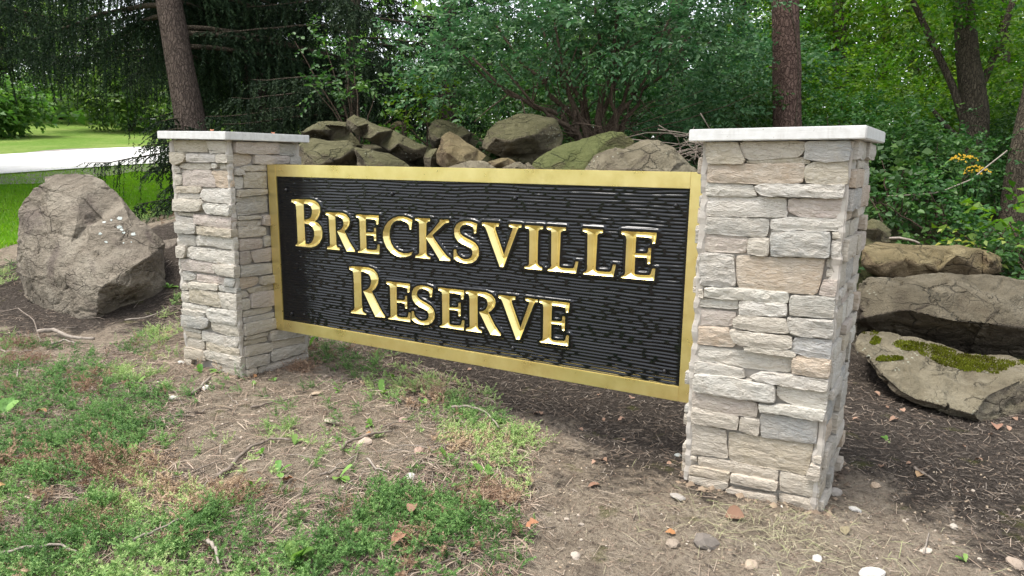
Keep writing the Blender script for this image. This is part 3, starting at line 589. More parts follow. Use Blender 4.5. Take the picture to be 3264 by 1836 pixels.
def stone_mesh(poly, depth, rough, seed):
    """poly in face coordinates (u, z), counter-clockwise; returns V (u, out, z) and triangles."""
    poly = np.asarray(poly, float)
    ar = 0.5 * np.sum(poly[:, 0] * np.roll(poly[:, 1], -1) - np.roll(poly[:, 0], -1) * poly[:, 1])
    if ar < 0: poly = poly[::-1]
    tg = np.roll(poly, -1, 0) - np.roll(poly, 1, 0); tg /= np.linalg.norm(tg, axis=1)[:, None] + 1e-9; poly = poly + np.stack([tg[:, 1], -tg[:, 0]], 1) * 0.0028
    q = smoothpoly(poly, 0.022)
    q = 0.14 * np.roll(q, 1, 0) + 0.72 * q + 0.14 * np.roll(q, -1, 0)
    r = np.random.default_rng(seed); q = q + r.normal(0, 0.0012, q.shape)
    k = len(q); tang = np.roll(q, -1, 0) - np.roll(q, 1, 0); tang /= np.linalg.norm(tang, axis=1)[:, None] + 1e-9; inn = np.stack([-tang[:, 1], tang[:, 0]], 1)
    q2 = q + inn * 0.007
    lo, hi = q.min(0), q.max(0); gx = np.arange(lo[0] + 0.012, hi[0] - 0.008, 0.024); gy = np.arange(lo[1] + 0.012, hi[1] - 0.008, 0.017)
    G = np.array([(x + (0.012 if j % 2 else 0), y) for j, y in enumerate(gy) for x in gx]).reshape(-1, 2)
    if len(G):
        G = G + r.normal(0, 0.002, G.shape); G = G[inside(G, q2)]
        if len(G): G = G[edge_dist(G, [q2]) > 0.008]
    pts = np.concatenate([q2, G]) if len(G) else q2
    V2, F2 = cdt(pts, [list(range(k))]); V2 = V2[:, :2]
    s3 = np.column_stack([V2[:, 0] * 0.55, V2[:, 1] * 1.5, np.full(len(V2), seed * 0.37)])
    f = fbm(s3, 24, 3, seed % 7); f2 = vnoise(s3, 60, seed % 5)
    hgt = depth + rough * (0.75 * f + 0.35 * f2)
    d2 = edge_dist(V2, [q2]); hgt = hgt - 0.003 * np.exp(-d2 / 0.006)
    F2 = [t if np.cross(V2[t[1]] - V2[t[0]], V2[t[2]] - V2[t[0]]) > 0 else (t[0], t[2], t[1]) for t in F2]
    n0 = len(V2)
    V = [(v[0], h, v[1]) for v, h in zip(V2, hgt)]
    V += [(p[0], max(0.003, depth - 0.0055 + 0.003 * r.random()), p[1]) for p in q] + [(p[0], -0.014, p[1]) for p in q]
    F = [tuple(t) for t in F2]
    # ring q2 is the first k points of the triangulation
    for i in range(k):
        j = (i + 1) % k
        F += [(i, n0 + i, n0 + j, j), (n0 + i, n0 + k + i, n0 + k + j, n0 + j)]
    return np.array(V), F
def add_stone(root, p, which, poly, code, depth=None, rough=None, seed=0):
    e, n = face_axes(p, which); r = random.Random(seed * 7 + 3)
    depth = depth if depth is not None else 0.010 + 0.036 * r.random(); rough = rough if rough is not None else 0.004 + 0.006 * r.random()
    V, F = stone_mesh(poly, depth, rough, seed + 11)
    c = np.array([p['c'][0], p['c'][1], 0.0])
    W = c[None] + V[:, :1] * e + (CORE + V[:, 1:2]) * n + V[:, 2:3] * np.array([0, 0, 1.0])
    base = np.array([*(c[:2] + e[:2] * V[:, 0].mean() + n[:2] * CORE), V[:, 2].min()])
    # faces were wound for (u, z) seen from outside: e x z must point along n
    if np.dot(np.cross(e, np.array([0, 0, 1.0])), n) < 0: F = [f[::-1] for f in F]
    me = mesh_np('stone', W - base, F, False)
    col = np.array(STONE_COL[code]) * (0.92 + 0.16 * r.random()) * np.array([1 + 0.03 * (r.random() - .5), 1, 1 + 0.05 * (r.random() - .5)])
    o = obj('stone', me, MAT['veneer'], root, col); o.location = base - np.array(root.location)
    return o
def px_stones(root, p, which, items, seed0):
    e, n = face_axes(p, which); c = np.array([p['c'][0], p['c'][1], 0.0]); p0 = c + n * (CORE + 0.016)
    for k, (code, q) in enumerate(items):
        poly = []
        for u, v in q:
            P = onplane(u, v, p0, n); poly.append((np.clip(np.dot(P - c, e), -0.312, 0.312), max(P[2], p['zg'])))
        add_stone(root, p, which, poly, code, seed=seed0 + k)
def random_courses(root, p, which, u0, u1, z0, z1, seed0, hole=None, proud=0.0):
    r = random.Random(seed0); z = z1; k = 0
    while z > z0 + 0.02:
        h = min(r.choice([0.045, 0.06, 0.075, 0.095, 0.12]), z - z0); u = u0
        while u < u1 - 0.02:
            w = r.uniform(0.10, 0.30)
            if u1 - (u + w) < 0.07: w = u1 - u
            j = lambda: r.uniform(-0.006, 0.006)
            poly = [(u + 0.004, z - h + 0.004 + j()), (u + w * .5, z - h + .004 + j()), (u + w - 0.004, z - h + 0.004 + j()), (u + w - 0.004 + j(), z - 0.004 + j()), (u + w * .5, z - .004 + j()), (u + 0.004 + j(), z - 0.004 + j())]
            if not (hole and hole(u + w / 2, z - h / 2)): add_stone(root, p, which, poly, r.choice('nnnwwgtpobg'), depth=0.012 + (0.030 + proud) * r.random(), seed=seed0 + k)
            k += 1; u += w
        z -= h
A_ = lambda q: [(2150 + x * .27603, 400 + y * .27603) for x, y in q]
B_ = lambda q: [(2150 + x * .27603, 800 + y * .27603) for x, y in q]
C_ = lambda q: [(2150 + x * .31746, 1200 + y * .31746) for x, y in q]
D_ = lambda q: [(500 + x * .20704, 410 + y * .20704) for x, y in q]
E_ = lambda q: [(500 + x * .20704, 700 + y * .20704) for x, y in q]
F_ = lambda q: [(500 + x * .20704, 960 + y * .20704) for x, y in q]
RIGHT_FRONT = [('t', A_([(385,200),(745,195),(760,270),(825,400),(800,438),(390,438)])), ('n', A_([(760,195),(1515,185),(1505,290),(1440,360),(1100,385),(860,400),(800,360)])),
 ('t', A_([(830,410),(1300,372),(1490,372),(1580,420),(1560,440),(840,434)])), ('b', A_([(1520,190),(2045,180),(2030,405),(1760,420),(1500,380),(1530,280)])),
 ('o', A_([(388,450),(1510,440),(1495,655),(900,668),(480,655),(385,655)])), ('t', A_([(1515,470),(1600,425),(2005,420),(2005,680),(1600,670),(1530,660),(1505,560)])),
 ('w', A_([(362,665),(910,690),(965,815),(360,808)])), ('w', A_([(925,700),(1000,675),(1990,690),(1960,830),(1010,805)])), ('w', A_([(358,825),(1290,840),(1300,1060),(880,1050),(350,1045)])),
 ('p', A_([(1312,845),(1975,850),(1960,1065),(1500,1055),(1320,1000)])), ('g', A_([(345,1060),(590,1070),(1095,1085),(1085,1150),(1075,1285),(650,1265),(340,1245)])),
 ('w', A_([(1105,1090),(1340,1065),(1950,1090),(1940,1215),(1350,1200),(1110,1200)])), ('p', A_([(328,1255),(700,1275),(862,1300),(820,1468),(320,1450)])), ('n', A_([(868,1300),(1105,1300),(1090,1512),(850,1475)])),
 ('b', A_([(1120,1210),(1805,1235),(1795,1520),(1115,1500)])), ('n', A_([(1815,1230),(1935,1235),(1925,1310),(1830,1310)])), ('w', A_([(1825,1325),(1930,1340),(1910,1560),(1810,1535)])),
 ('g', B_([(300,18),(350,24),(685,50),(710,410),(560,405),(295,390)])), ('o', B_([(715,60),(1740,95),(1650,490),(1600,500),(1150,455),(740,425),(715,300)])),
 ('n', B_([(1760,100),(1900,128),(1895,195),(1755,180)])), ('n', B_([(1755,210),(1890,215),(1880,320),(1745,300)])), ('p', B_([(1720,330),(1885,332),(1862,525),(1670,505)])),
 ('w', B_([(345,420),(720,425),(1320,480),(1318,600),(1150,600),(700,555),(350,535)])), ('n', B_([(285,440),(338,440),(340,545),(275,540)])), ('w', B_([(280,552),(735,572),(730,670),(500,650),(280,640)])),
 ('w', B_([(755,580),(1315,615),(1300,745),(750,730)])), ('g', B_([(1340,510),(1865,540),(1845,770),(1500,745),(1335,730)])), ('p', B_([(285,670),(710,710),(680,800),(660,865),(258,850)])),
 ('n', B_([(740,745),(1295,775),(1340,940),(1000,920),(690,865),(690,780)])), ('g', B_([(1310,760),(1845,800),(1830,1000),(1400,965),(1350,940),(1320,850)])),
 ('o', B_([(262,870),(630,890),(640,960),(700,1090),(670,1110),(250,1070)])), ('n', B_([(645,905),(1375,985),(1370,1110),(1220,1115),(780,1075),(700,1050)])), ('n', B_([(800,1095),(1340,1132),(1425,1195),(1400,1210),(820,1140)])),
 ('b', B_([(1385,990),(1830,1030),(1800,1240),(1560,1215),(1345,1150)])), ('w', B_([(250,1080),(420,1120),(1360,1210),(1340,1405),(850,1355),(245,1260)])), ('o', B_([(1370,1215),(1440,1205),(1820,1255),(1785,1462),(1362,1405)])),
 ('g', B_([(235,1272),(790,1362),(828,1455),(232,1400)])), ('w', C_([(760,-5),(870,-45),(1100,-25),(1550,35),(1535,145),(1050,70),(830,32)])), ('w', C_([(205,-32),(500,-10),(1015,85),(1015,255),(560,195),(195,130)])),
 ('w', C_([(1025,90),(1540,155),(1525,330),(1200,280),(1100,240),(1025,190)])), ('p', C_([(185,140),(560,210),(840,265),(830,410),(520,370),(180,295)])), ('w', C_([(850,265),(960,290),(1100,275),(1525,345),(1500,440),(1100,370),(860,345)])),
 ('n', C_([(175,305),(655,400),(630,530),(175,460)])), ('n', C_([(665,405),(860,430),(845,605),(650,540)])), ('b', C_([(865,370),(1440,450),(1425,675),(870,605)])), ('n', C_([(1450,460),(1510,460),(1500,560),(1450,560)])),
 ('n', C_([(1450,572),(1500,572),(1490,715),(1435,690)])), ('n', C_([(160,470),(510,545),(530,830),(380,800),(160,785)])), ('t', C_([(540,560),(900,620),(1395,685),(1320,1000),(1070,945),(750,890),(545,840)])),
 ('n', C_([(1410,722),(1480,727),(1478,780),(1405,760)])), ('n', C_([(1395,790),(1480,800),(1475,870),(1390,850)])), ('n', C_([(1365,872),(1475,890),(1450,1040),(1325,1010)])), ('n', C_([(235,812),(540,850),(1045,955),(1035,1050),(560,960),(235,890)])),
 ('n', C_([(155,800),(225,812),(225,850),(155,840)])), ('t', C_([(155,890),(560,960),(555,1050),(400,1015),(150,970)])), ('n', C_([(570,970),(1045,1060),(1030,1140),(860,1110),(570,1050)])), ('n', C_([(1055,960),(1460,1045),(1455,1230),(1055,1150)])),
 ('n', C_([(150,990),(545,1060),(545,1090),(480,1140),(380,1140),(155,1080)])), ('n', C_([(520,1110),(1030,1190),(1045,1290),(520,1160)])), ('n', C_([(1040,1185),(1445,1245),(1440,1385),(1060,1300)]))]
LEFT_FRONT = [('t', D_([(215,185),(745,185),(760,280),(770,360),(500,355),(220,345)])), ('n', D_([(765,190),(1065,195),(1078,370),(950,345),(800,325)])), ('n', D_([(800,335),(1100,377),(960,382),(800,375)])),
 ('t', D_([(225,365),(440,370),(470,430),(440,500),(300,560),(240,520)])), ('g', D_([(475,390),(930,400),(935,510),(700,515),(475,505)])), ('n', D_([(945,400),(1135,400),(1130,525),(940,520)])),
 ('n', D_([(360,545),(840,535),(840,620),(480,625),(345,600)])), ('w', D_([(850,535),(940,540),(942,600),(855,600)])), ('n', D_([(952,545),(1130,560),(1130,630),(952,620)])), ('n', D_([(250,570),(340,590),(370,680),(250,670)])),
 ('p', D_([(385,640),(820,640),(850,720),(890,800),(900,900),(700,885),(390,870)])), ('o', D_([(835,650),(1110,655),(1150,900),(1000,910),(905,890),(890,760),(840,690)])), ('n', D_([(265,705),(380,715),(380,860),(265,860)])),
 ('t', D_([(265,890),(680,890),(690,930),(630,990),(270,980)])), ('g', D_([(270,1000),(660,1010),(650,1075),(300,1075)])), ('w', D_([(700,940),(1170,920),(1150,1145),(1140,1160),(740,1110),(670,1050)])),
 ('n', D_([(280,1085),(690,1100),(720,1160),(690,1260),(560,1270),(275,1255)])), ('w', D_([(735,1150),(1160,1180),(1150,1350),(1000,1325),(800,1300),(760,1230)])), ('n', D_([(285,1285),(580,1320),(575,1350),(290,1325)])),
 ('g', D_([(290,1345),(575,1385),(575,1445),(300,1425)])), ('p', D_([(585,1320),(840,1345),(1170,1365),(1160,1545),(800,1490),(590,1462)])), ('g', E_([(295,30),(600,60),(625,100),(610,220),(310,195)])),
 ('t', E_([(650,95),(1190,152),(1190,270),(660,215)])), ('g', E_([(330,215),(600,250),(600,400),(340,385)])), ('w', E_([(610,255),(700,235),(1200,280),(1210,455),(1050,450),(850,405),(610,390)])),
 ('n', E_([(320,405),(465,405),(470,470),(440,580),(330,580)])), ('w', E_([(480,435),(530,420),(1210,500),(1200,690),(1080,690),(560,600),(465,560)])), ('p', E_([(340,600),(860,665),(880,740),(880,830),(400,770),(340,760)])),
 ('n', E_([(890,680),(1230,715),(1230,890),(950,830),(895,760)])), ('g', E_([(330,790),(510,810),(580,870),(570,910),(400,950),(365,930)])), ('p', E_([(595,840),(1040,900),(1035,1000),(600,940)])),
 ('b', E_([(1060,900),(1230,910),(1200,1030),(1050,1020)])), ('n', E_([(490,965),(955,1000),(955,1085),(500,1050)])), ('b', E_([(960,1012),(1240,1060),(1240,1130),(970,1090)])), ('n', E_([(375,970),(450,985),(490,1080),(370,1070)])),
 ('t', E_([(510,1060),(940,1115),(960,1180),(1000,1260),(1000,1350),(520,1260)])), ('n', E_([(955,1120),(1250,1150),(1250,1390),(1020,1355),(1010,1240)])), ('n', E_([(380,1090),(500,1120),(510,1260),(390,1260)])), ('w', E_([(390,1280),(820,1340),(760,1410),(400,1370)])),
 ('g', F_([(400,115),(770,172),(770,245),(420,190)])), ('w', F_([(800,105),(1310,150),(1250,370),(1000,330),(840,300),(780,200)])), ('b', F_([(400,205),(760,242),(830,290),(800,390),(740,415),(400,375)])),
 ('n', F_([(845,310),(1250,385),(1290,540),(1120,525),(860,440)])), ('w', F_([(395,390),(690,455),(690,490),(410,435)])), ('t', F_([(410,445),(690,510),(690,580),(420,530)])), ('w', F_([(700,455),(940,520),(1290,562),(1240,720),(1000,680),(700,590)])),
 ('n', F_([(415,545),(700,590),(730,640),(725,745),(430,690)])), ('t', F_([(765,620),(1270,740),(1280,845),(770,750)])), ('t', F_([(430,700),(710,760),(770,905),(430,860)])), ('w', F_([(715,775),(780,755),(1310,865),(1300,1020),(1180,1020),(950,940),(765,880)])),
 ('t', F_([(440,880),(570,900),(540,1000),(430,980)])), ('n', F_([(820,950),(1300,1040),(1290,1180),(1150,1160),(900,1060)]))]
LEFT_RIGHT = [('p', D_([(1190,205),(1855,225),(1865,385),(1600,395),(1190,370)])), ('g', D_([(1880,232),(2210,247),(2210,400),(1885,370)])), ('g', D_([(1870,382),(2210,415),(1900,412)])), ('o', D_([(1195,385),(1420,390),(1480,440),(1440,540),(1200,585)])),
 ('p', D_([(1490,410),(2030,425),(2030,525),(1700,545),(1485,540)])), ('g', D_([(2040,430),(2215,435),(2215,550),(2040,545)])), ('t', D_([(1280,600),(1400,570),(1690,562),(1690,650),(1330,655)])), ('n', D_([(1195,605),(1290,620),(1330,700),(1200,720)])),
 ('t', D_([(1335,680),(1690,665),(1700,915),(1340,910)])), ('w', D_([(1200,750),(1335,755),(1330,915),(1210,925)])), ('t', D_([(1220,950),(1690,930),(1690,1000),(1300,1040),(1220,1045)])), ('g', D_([(1220,1060),(1700,1035),(1705,1110),(1220,1130)])),
 ('g', D_([(1225,1145),(1710,1120),(1715,1280),(1240,1340)])), ('n', D_([(1240,1350),(1610,1345),(1620,1380),(1240,1410)])), ('p', D_([(1630,1330),(1725,1330),(1730,1490),(1625,1480)])), ('n', E_([(1240,25),(1610,15),(1610,90),(1250,105)])),
 ('n', E_([(1250,120),(1640,105),(1680,130),(1690,240),(1260,280)])), ('p', E_([(1270,310),(1630,295),(1630,430),(1280,480)])), ('g', E_([(1650,260),(1745,245),(1750,400),(1650,420)])), ('k', E_([(1275,500),(1410,480),(1440,600),(1435,670),(1280,700)])),
 ('p', E_([(1455,490),(1755,430),(1760,630),(1500,660),(1455,580)])), ('g', E_([(1285,710),(1770,670),(1775,820),(1290,880)])), ('o', E_([(1290,900),(1560,880),(1580,930),(1550,1000),(1300,1080)])), ('t', E_([(1595,880),(1780,850),(1785,970),(1590,1000)])),
 ('t', E_([(1385,1075),(1790,985),(1790,1070),(1430,1130)])), ('n', E_([(1300,1100),(1390,1110),(1430,1180),(1300,1210)])), ('p', E_([(1445,1140),(1790,1080),(1800,1310),(1455,1360)])), ('n', E_([(1300,1225),(1440,1215),(1435,1375),(1310,1395)])),
 ('n', F_([(1330,165),(1780,75),(1790,110),(1730,160),(1330,250)])), ('g', F_([(1330,270),(1800,170),(1800,240),(1325,335)])), ('n', F_([(1330,350),(1810,255),(1820,400),(1600,470),(1340,530)])), ('n', F_([(1345,550),(1700,480),(1710,520),(1340,600)])),
 ('t', F_([(1345,615),(1700,550),(1700,610),(1345,690)])), ('n', F_([(1345,705),(1720,637),(1760,650),(1770,760),(1350,855)])), ('g', F_([(1360,870),(1710,810),(1710,950),(1360,1040)])), ('g', F_([(1720,460),(2200,370),(2310,360),(2310,505),(1730,605)])),
 ('t', F_([(1755,622),(2310,520),(2315,620),(1765,735)])), ('g', F_([(1750,762),(2290,637),(2300,770),(1770,925),(1740,900)])), ('g', F_([(1545,1030),(2310,800),(2310,890),(1560,1130)])), ('n', F_([(1360,1060),(1500,1015),(1530,1090),(1370,1170)]))]
def pillar(side, label):
    p = PIL[side]; root = empty('stone_pillar', (p['c'][0], p['c'][1], p['zg'])); tag(root, label, 'pillar', 'pillars holding the sign')
    e, n = face_axes(p, 'front'); zt = p['zc'] - CAPZ_T
    R3 = Matrix.Rotation(p['a'], 3, 'Z')
    mb = MB(); mb.box((-CORE, -CORE, 0), (CORE, CORE, zt - 0.004 - p['zg']))
    o = mb.build('mortar_core', MAT['mortar_joint_shade'], root); o.rotation_euler = (0, 0, p['a'])
    # rough mortar filling the four corners
    r = random.Random(5 if side == 'left' else 9)
    for sx in (-1, 1):
        for sy in (-1, 1):
            mb = MB(); zs = np.linspace(0, zt - 0.006 - p['zg'], 61); V = []; 
            for z in zs:
                q = HALF - 0.003 + r.uniform(-0.006, 0.004); w = 0.026 + r.uniform(-0.006, 0.010); w2 = 0.026 + r.uniform(-0.006, 0.010)
                V += [(sx * q * 0.985, sy * q * 0.985, z), (sx * (q - 0.006), sy * q, z), (sx * (q - w), sy * (q - 0.001), z), (sx * (CORE - w - .004), sy * (CORE - 0.006), z), (sx * (CORE - 0.02), sy * (CORE - .02), z), (sx * (CORE - .006), sy * (CORE - w2 - .004), z), (sx * (q - 0.001), sy * (q - w2), z), (sx * q, sy * (q - 0.006), z)]
            F = [(i * 8 + j, i * 8 + (j + 1) % 8, (i + 1) * 8 + (j + 1) % 8, (i + 1) * 8 + j) for i in range(60) for j in range(8)] + [tuple(range(8)), tuple(480 + j for j in range(8))]
            if sx * sy > 0: F = [f[::-1] for f in F]
            mb.add(V, F); o = mb.build('mortar_corner', MAT['mortar'], root); o.rotation_euler = (0, 0, p['a'])
    # painted cap with a small bevel, a shade out of level
    bm = bmesh.new(); bmesh.ops.create_cube(bm, size=1.0); bmesh.ops.scale(bm, vec=(0.72, 0.72, CAPZ_T), verts=bm.verts); bmesh.ops.bevel(bm, geom=bm.edges[:], offset=0.004, segments=2, affect='EDGES')
    me = bpy.data.meshes.new('cap'); bm.to_mesh(me); bm.free()
    o = obj('cap', me, MAT['cap'], root); o.location = (0, 0, p['zc'] - CAPZ_T / 2 - p['zg']); o.rotation_euler = (0, -p['tilt'], p['a'])
    return root, p
pl, p_l = pillar('left', 'stone veneer pillar with white cap at the far left end of the sign')
px_stones(pl, p_l, 'front', LEFT_FRONT, 100); px_stones(pl, p_l, 'right', LEFT_RIGHT, 300)
random_courses(pl, p_l, 'right', 0.035, 0.295, 0.26, 1.25, 700)
zt_l = p_l['zc'] - CAPZ_T
random_courses(pl, p_l, 'back', -0.305, 0.305, -0.15, zt_l, 800); random_courses(pl, p_l, 'left', -0.29, 0.29, -0.15, zt_l, 900)
pr, p_r = pillar('right', 'stone veneer pillar with white cap at the near right end of the sign')
px_stones(pr, p_r, 'front', RIGHT_FRONT, 1100)
zt_r = p_r['zc'] - CAPZ_T
random_courses(pr, p_r, 'right', -0.285, 0.30, -0.17, zt_r, 1300, proud=.004); random_courses(pr, p_r, 'back', -0.305, 0.305, -0.17, zt_r, 1400); random_courses(pr, p_r, 'left', -0.30, 0.285, -0.17, zt_r, 1500, proud=.012)

# ------------------------------------------------------------------ the carved sign
SX0, SX1, SZ1, SZ0, SB = -0.6657, 2.43, 1.3384, 0.1589, 0.0806
IX0, IX1, IZ1, IZ0 = SX0 + SB, 2.3785 - SB, SZ1 - SB, SZ0 + SB
FIELD_Y = 0.010            # recessed black field; the frame's front is y = 0
RIM_Y = 0.002              # raised flat margin round the letters
sign = empty('carved_sign', (SX0, 0.0, SZ0)); tag(sign, 'black sign board carved with BRECKSVILLE RESERVE in gold, framed in gold', 'sign')
def rel(V): return np.asarray(V, float) - np.array(sign.location)
zl = lambda ox, oy, s: (lambda q: [onplane(ox + x * s, oy + y * s, (0, RIM_Y, 0), np.array([0, 1.0, 0]))[[0, 2]] for x, y in q])
L1 = zl(900, 600, 500 / 2576); L2 = zl(1300, 650, 500 / 2576); L3 = zl(1640, 680, 500 / 2576); L4 = zl(1080, 820, 400 / 2415); L5 = zl(1420, 900, 420 / 2576)
GLY = {}
GLY['B'] = [L1([(148,180),(340,180),(450,185),(530,205),(590,250),(620,310),(622,390),(600,460),(570,510),(530,545),(590,575),(640,640),(658,720),(650,820),(610,900),(550,950),(480,970),(400,968),(220,947),(218,925),(245,908),(252,870),(245,700),(235,480),(222,290),(212,255),(190,238),(150,228)]),
            L1([(350,252),(420,258),(465,290),(488,350),(485,420),(465,480),(425,508),(358,515)]), L1([(362,578),(440,590),(490,630),(522,700),(525,780),(505,850),(470,900),(420,918),(380,912)])]
GLY['r'] = [L1([(708,392),(870,398),(980,405),(1050,435),(1095,490),(1108,545),(1095,610),(1060,665),(1020,702),(1060,790),(1110,890),(1160,970),(1190,1010),(1192,1045),(1058,1035),(1010,940),(950,810),(897,702),(950,688),(985,655),(1005,600),(1003,550),(985,505),(950,475),(915,460),(868,455),(875,650),(888,930),(900,965),(945,985),(945,1018),(735,1000),(735,965),(775,952),(784,925),(775,750),(765,520),(758,470),(742,442),(708,430)])]
GLY['e'] = [L3([(1752,285),(2335,318),(2328,400),(2310,495),(2262,495),(2255,420),(2238,402),(2130,385),(2000,378),(1992,500),(1985,655),(2120,663),(2172,658),(2190,635),(2195,565),(2245,568),(2230,828),(2180,822),(2178,750),(2162,725),(2100,715),(1981,712),(1975,860),(1970,985),(1985,1005),(2100,1015),(2215,1015),(2238,985),(2262,905),(2312,908),(2290,1103),(1748,1055),(1750,1036),(1798,1015),(1813,985),(1820,850),(1835,420),(1828,375),(1800,350),(1752,335)])]
GLY['c'] = [L1([(2135,522),(2060,485),(1980,465),(1900,465),(1820,490),(1740,545),(1685,625),(1655,710),(1650,790),(1670,880),(1710,970),(1780,1055),(1860,1105),(1940,1130),(2030,1128),(2115,1100),(2140,1042),(2060,1070),(1980,1070),(1900,1040),(1830,980),(1785,895),(1762,800),(1762,700),(1785,610),(1830,550),(1890,525),(1960,525),(2030,555),(2075,600),(2088,670),(2115,680)])]
GLY['k'] = [L2([(118,235),(365,245),(365,290),(330,295),(305,322),(303,430),(301,545),(400,450),(490,335),(528,290),(523,262),(675,268),(678,310),(620,318),(570,360),(402,517),(430,575),(560,760),(640,860),(695,905),(697,943),(525,930),(400,720),(302,575),(304,700),(306,825),(325,862),(372,880),(370,910),(122,885),(125,850),(165,842),(188,815),(190,640),(185,330),(175,290),(150,275),(118,270)])]
GLY['s'] = [L2([(1138,325),(1120,480),(1085,480),(1085,420),(1060,375),(1010,345),(950,335),(895,350),(860,390),(850,440),(865,490),(905,530),(960,560),(1040,600),(1110,645),(1150,700),(1170,770),(1165,850),(1125,920),(1060,965),(970,978),(880,965),(800,930),(748,890),(755,745),(795,745),(800,800),(825,850),(870,890),(930,910),(990,905),(1035,880),(1060,830),(1060,770),(1030,725),(980,695),(890,655),(820,610),(775,545),(760,470),(765,400),(800,335),(860,295),(940,282),(1040,292)])]
GLY['v'] = [L2([(1217,305),(1498,320),(1495,370),(1450,375),(1435,392),(1440,430),(1578,835),(1715,430),(1722,400),(1705,385),(1658,368),(1658,328),(1870,345),(1868,388),(1820,392),(1800,425),(1572,1038),(1508,1033),(1290,430),(1270,385),(1245,360),(1217,350)])]
GLY['i'] = [L3([(172,195),(470,212),(468,258),(420,262),(392,290),(385,450),(378,790),(388,845),(410,870),(452,888),(455,933),(158,905),(160,872),(215,866),(238,838),(245,500),(245,285),(230,252),(172,238)])]
GLY['l'] = [L3([(1118,248),(1453,270),(1453,318),(1400,322),(1362,352),(1355,500),(1332,900),(1335,932),(1360,948),(1480,960),(1560,960),(1590,940),(1618,840),(1665,845),(1622,1040),(1125,995),(1130,972),(1175,950),(1190,920),(1195,700),(1200,345),(1185,310),(1118,292)])]
GLY['R'] = [L4([(200,175),(400,180),(560,195),(670,235),(735,310),(765,410),(755,500),(710,590),(635,660),(700,790),(780,950),(840,1060),(890,1130),(890,1165),(705,1145),(600,930),(520,760),(468,648),(530,630),(580,590),(615,520),(622,440),(600,360),(560,310),(490,280),(425,272),(430,500),(445,900),(460,1040),(490,1065),(530,1085),(530,1110),(232,1072),(235,1030),(285,1015),(303,970),(300,900),(290,500),(275,290),(258,255),(200,228)])]
for k in GLY: GLY[k] = [np.array(q) for q in GLY[k]]
def top_left(q): return q[0]
# keep stems upright and feet level: shear/scale so that small capitals share one height
def put(key, anchor=None, bbox_left=None):
    g = [q.copy() for q in GLY[key]]
    if anchor is not None: g = [q + (np.array(anchor) - GLY[key][0][0]) for q in g]
    return g
LETTERS = [('B', put('B')), ('R', put('r')), ('E', put('e', L1([(1206, 428)])[0])), ('C', put('c')), ('K', put('k')), ('S', put('s')), ('V', put('v')), ('I', put('i')), ('L', put('l', L3([(527, 208)])[0])), ('L', put('l')), ('E', put('e')),
           ('R', put('R')), ('E', put('e', L4([(912, 462)])[0])), ('S', put('s', L4([(1806, 590)])[0])), ('E', put('e', L4([(1910, 578)])[0])), ('R', put('r', L5([(390, 158)])[0])), ('V', put('v', L5([(1032, 233)])[0])), ('E', put('e', L5([(1825, 328)])[0]))]
# level each line: same foot height for all letters of a line
def level(idx):
    bots = {i: min(q[:, 1].min() for q in LETTERS[i][1]) for i in idx}; med = float(np.median([bots[i] for i in idx if LETTERS[i][0] not in 'CSV']))
    for i in idx:
        d = med - bots[i] - (0.004 if LETTERS[i][0] in 'CSV' else 0)
        for q in LETTERS[i][1]: q[:, 1] += d
level(range(1, 11)); level(range(12, 18))
def roundpoly(poly, step):
    q = smoothpoly(poly, step); return q
# --- black field, one carved sheet: scooped dashes, raised flat margins round the letters
dx, dz = 0.0060, 0.0031
xs = np.arange(IX0 - 0.004, IX1 + 0.006, dx); zs = np.arange(IZ0 - 0.004, IZ1 + 0.005, dz)
FXg, FZg = np.meshgrid(xs, zs); FPg = np.stack([FXg.ravel(), FZg.ravel()], 1)
rs = np.random.default_rng(3); PITCH_R = 0.0187; groove = np.zeros(len(FPg))
zoff = 0.0055 * vnoise(np.column_stack([FPg[:, 0] * 2.2, FPg[:, 1] * 6]), 1.0, 3) + 0.004 * vnoise(np.column_stack([FPg[:, 0] * 6.0, FPg[:, 1] * 14]), 1.0, 5)
zz = FPg[:, 1] + zoff - 0.006 * (FPg[:, 0] - IX0) / 2.9
row = np.floor((zz - IZ0) / PITCH_R).astype(int); sfrac = ((zz - IZ0) / PITCH_R - row - 0.5) * PITCH_R
for r_ in range(row.min(), row.max() + 1):
    mrow = np.nonzero(row == r_)[0]
    if not len(mrow): continue
    x = IX0 + 0.012 + rs.uniform(0, 0.02); xr = FPg[mrow, 0]; sr = sfrac[mrow]
    while x < IX1 - 0.02:
        Ls = rs.choice([rs.uniform(0.03, 0.07), rs.uniform(0.08, 0.2), rs.uniform(0.2, 0.42)], p=[0.36, 0.34, 0.30]); Ls = min(Ls, IX1 - 0.012 - x)
        if Ls > 0.015:
            hw = rs.uniform(0.0050, 0.0060); off = rs.uniform(-0.0012, 0.0012); dd = rs.uniform(0.0036, 0.0050)
            t = np.clip(np.minimum(xr - x, x + Ls - xr) / 0.020, 0, 1); w = hw * np.sqrt(np.clip(1 - (1 - t) ** 2, 0, 1)); ok = (xr > x) & (xr < x + Ls)
            s_ = np.abs(sr - off) / np.maximum(w, 1e-4)
            g = np.where(ok & (s_ < 1), dd * np.sqrt(t) * (1 - s_ ** 2), 0); groove[mrow] = np.maximum(groove[mrow], g)
        x += Ls + rs.uniform(0.008, 0.022)
out_d = np.full(len(FPg), 1.0); ins = np.zeros(len(FPg), bool)
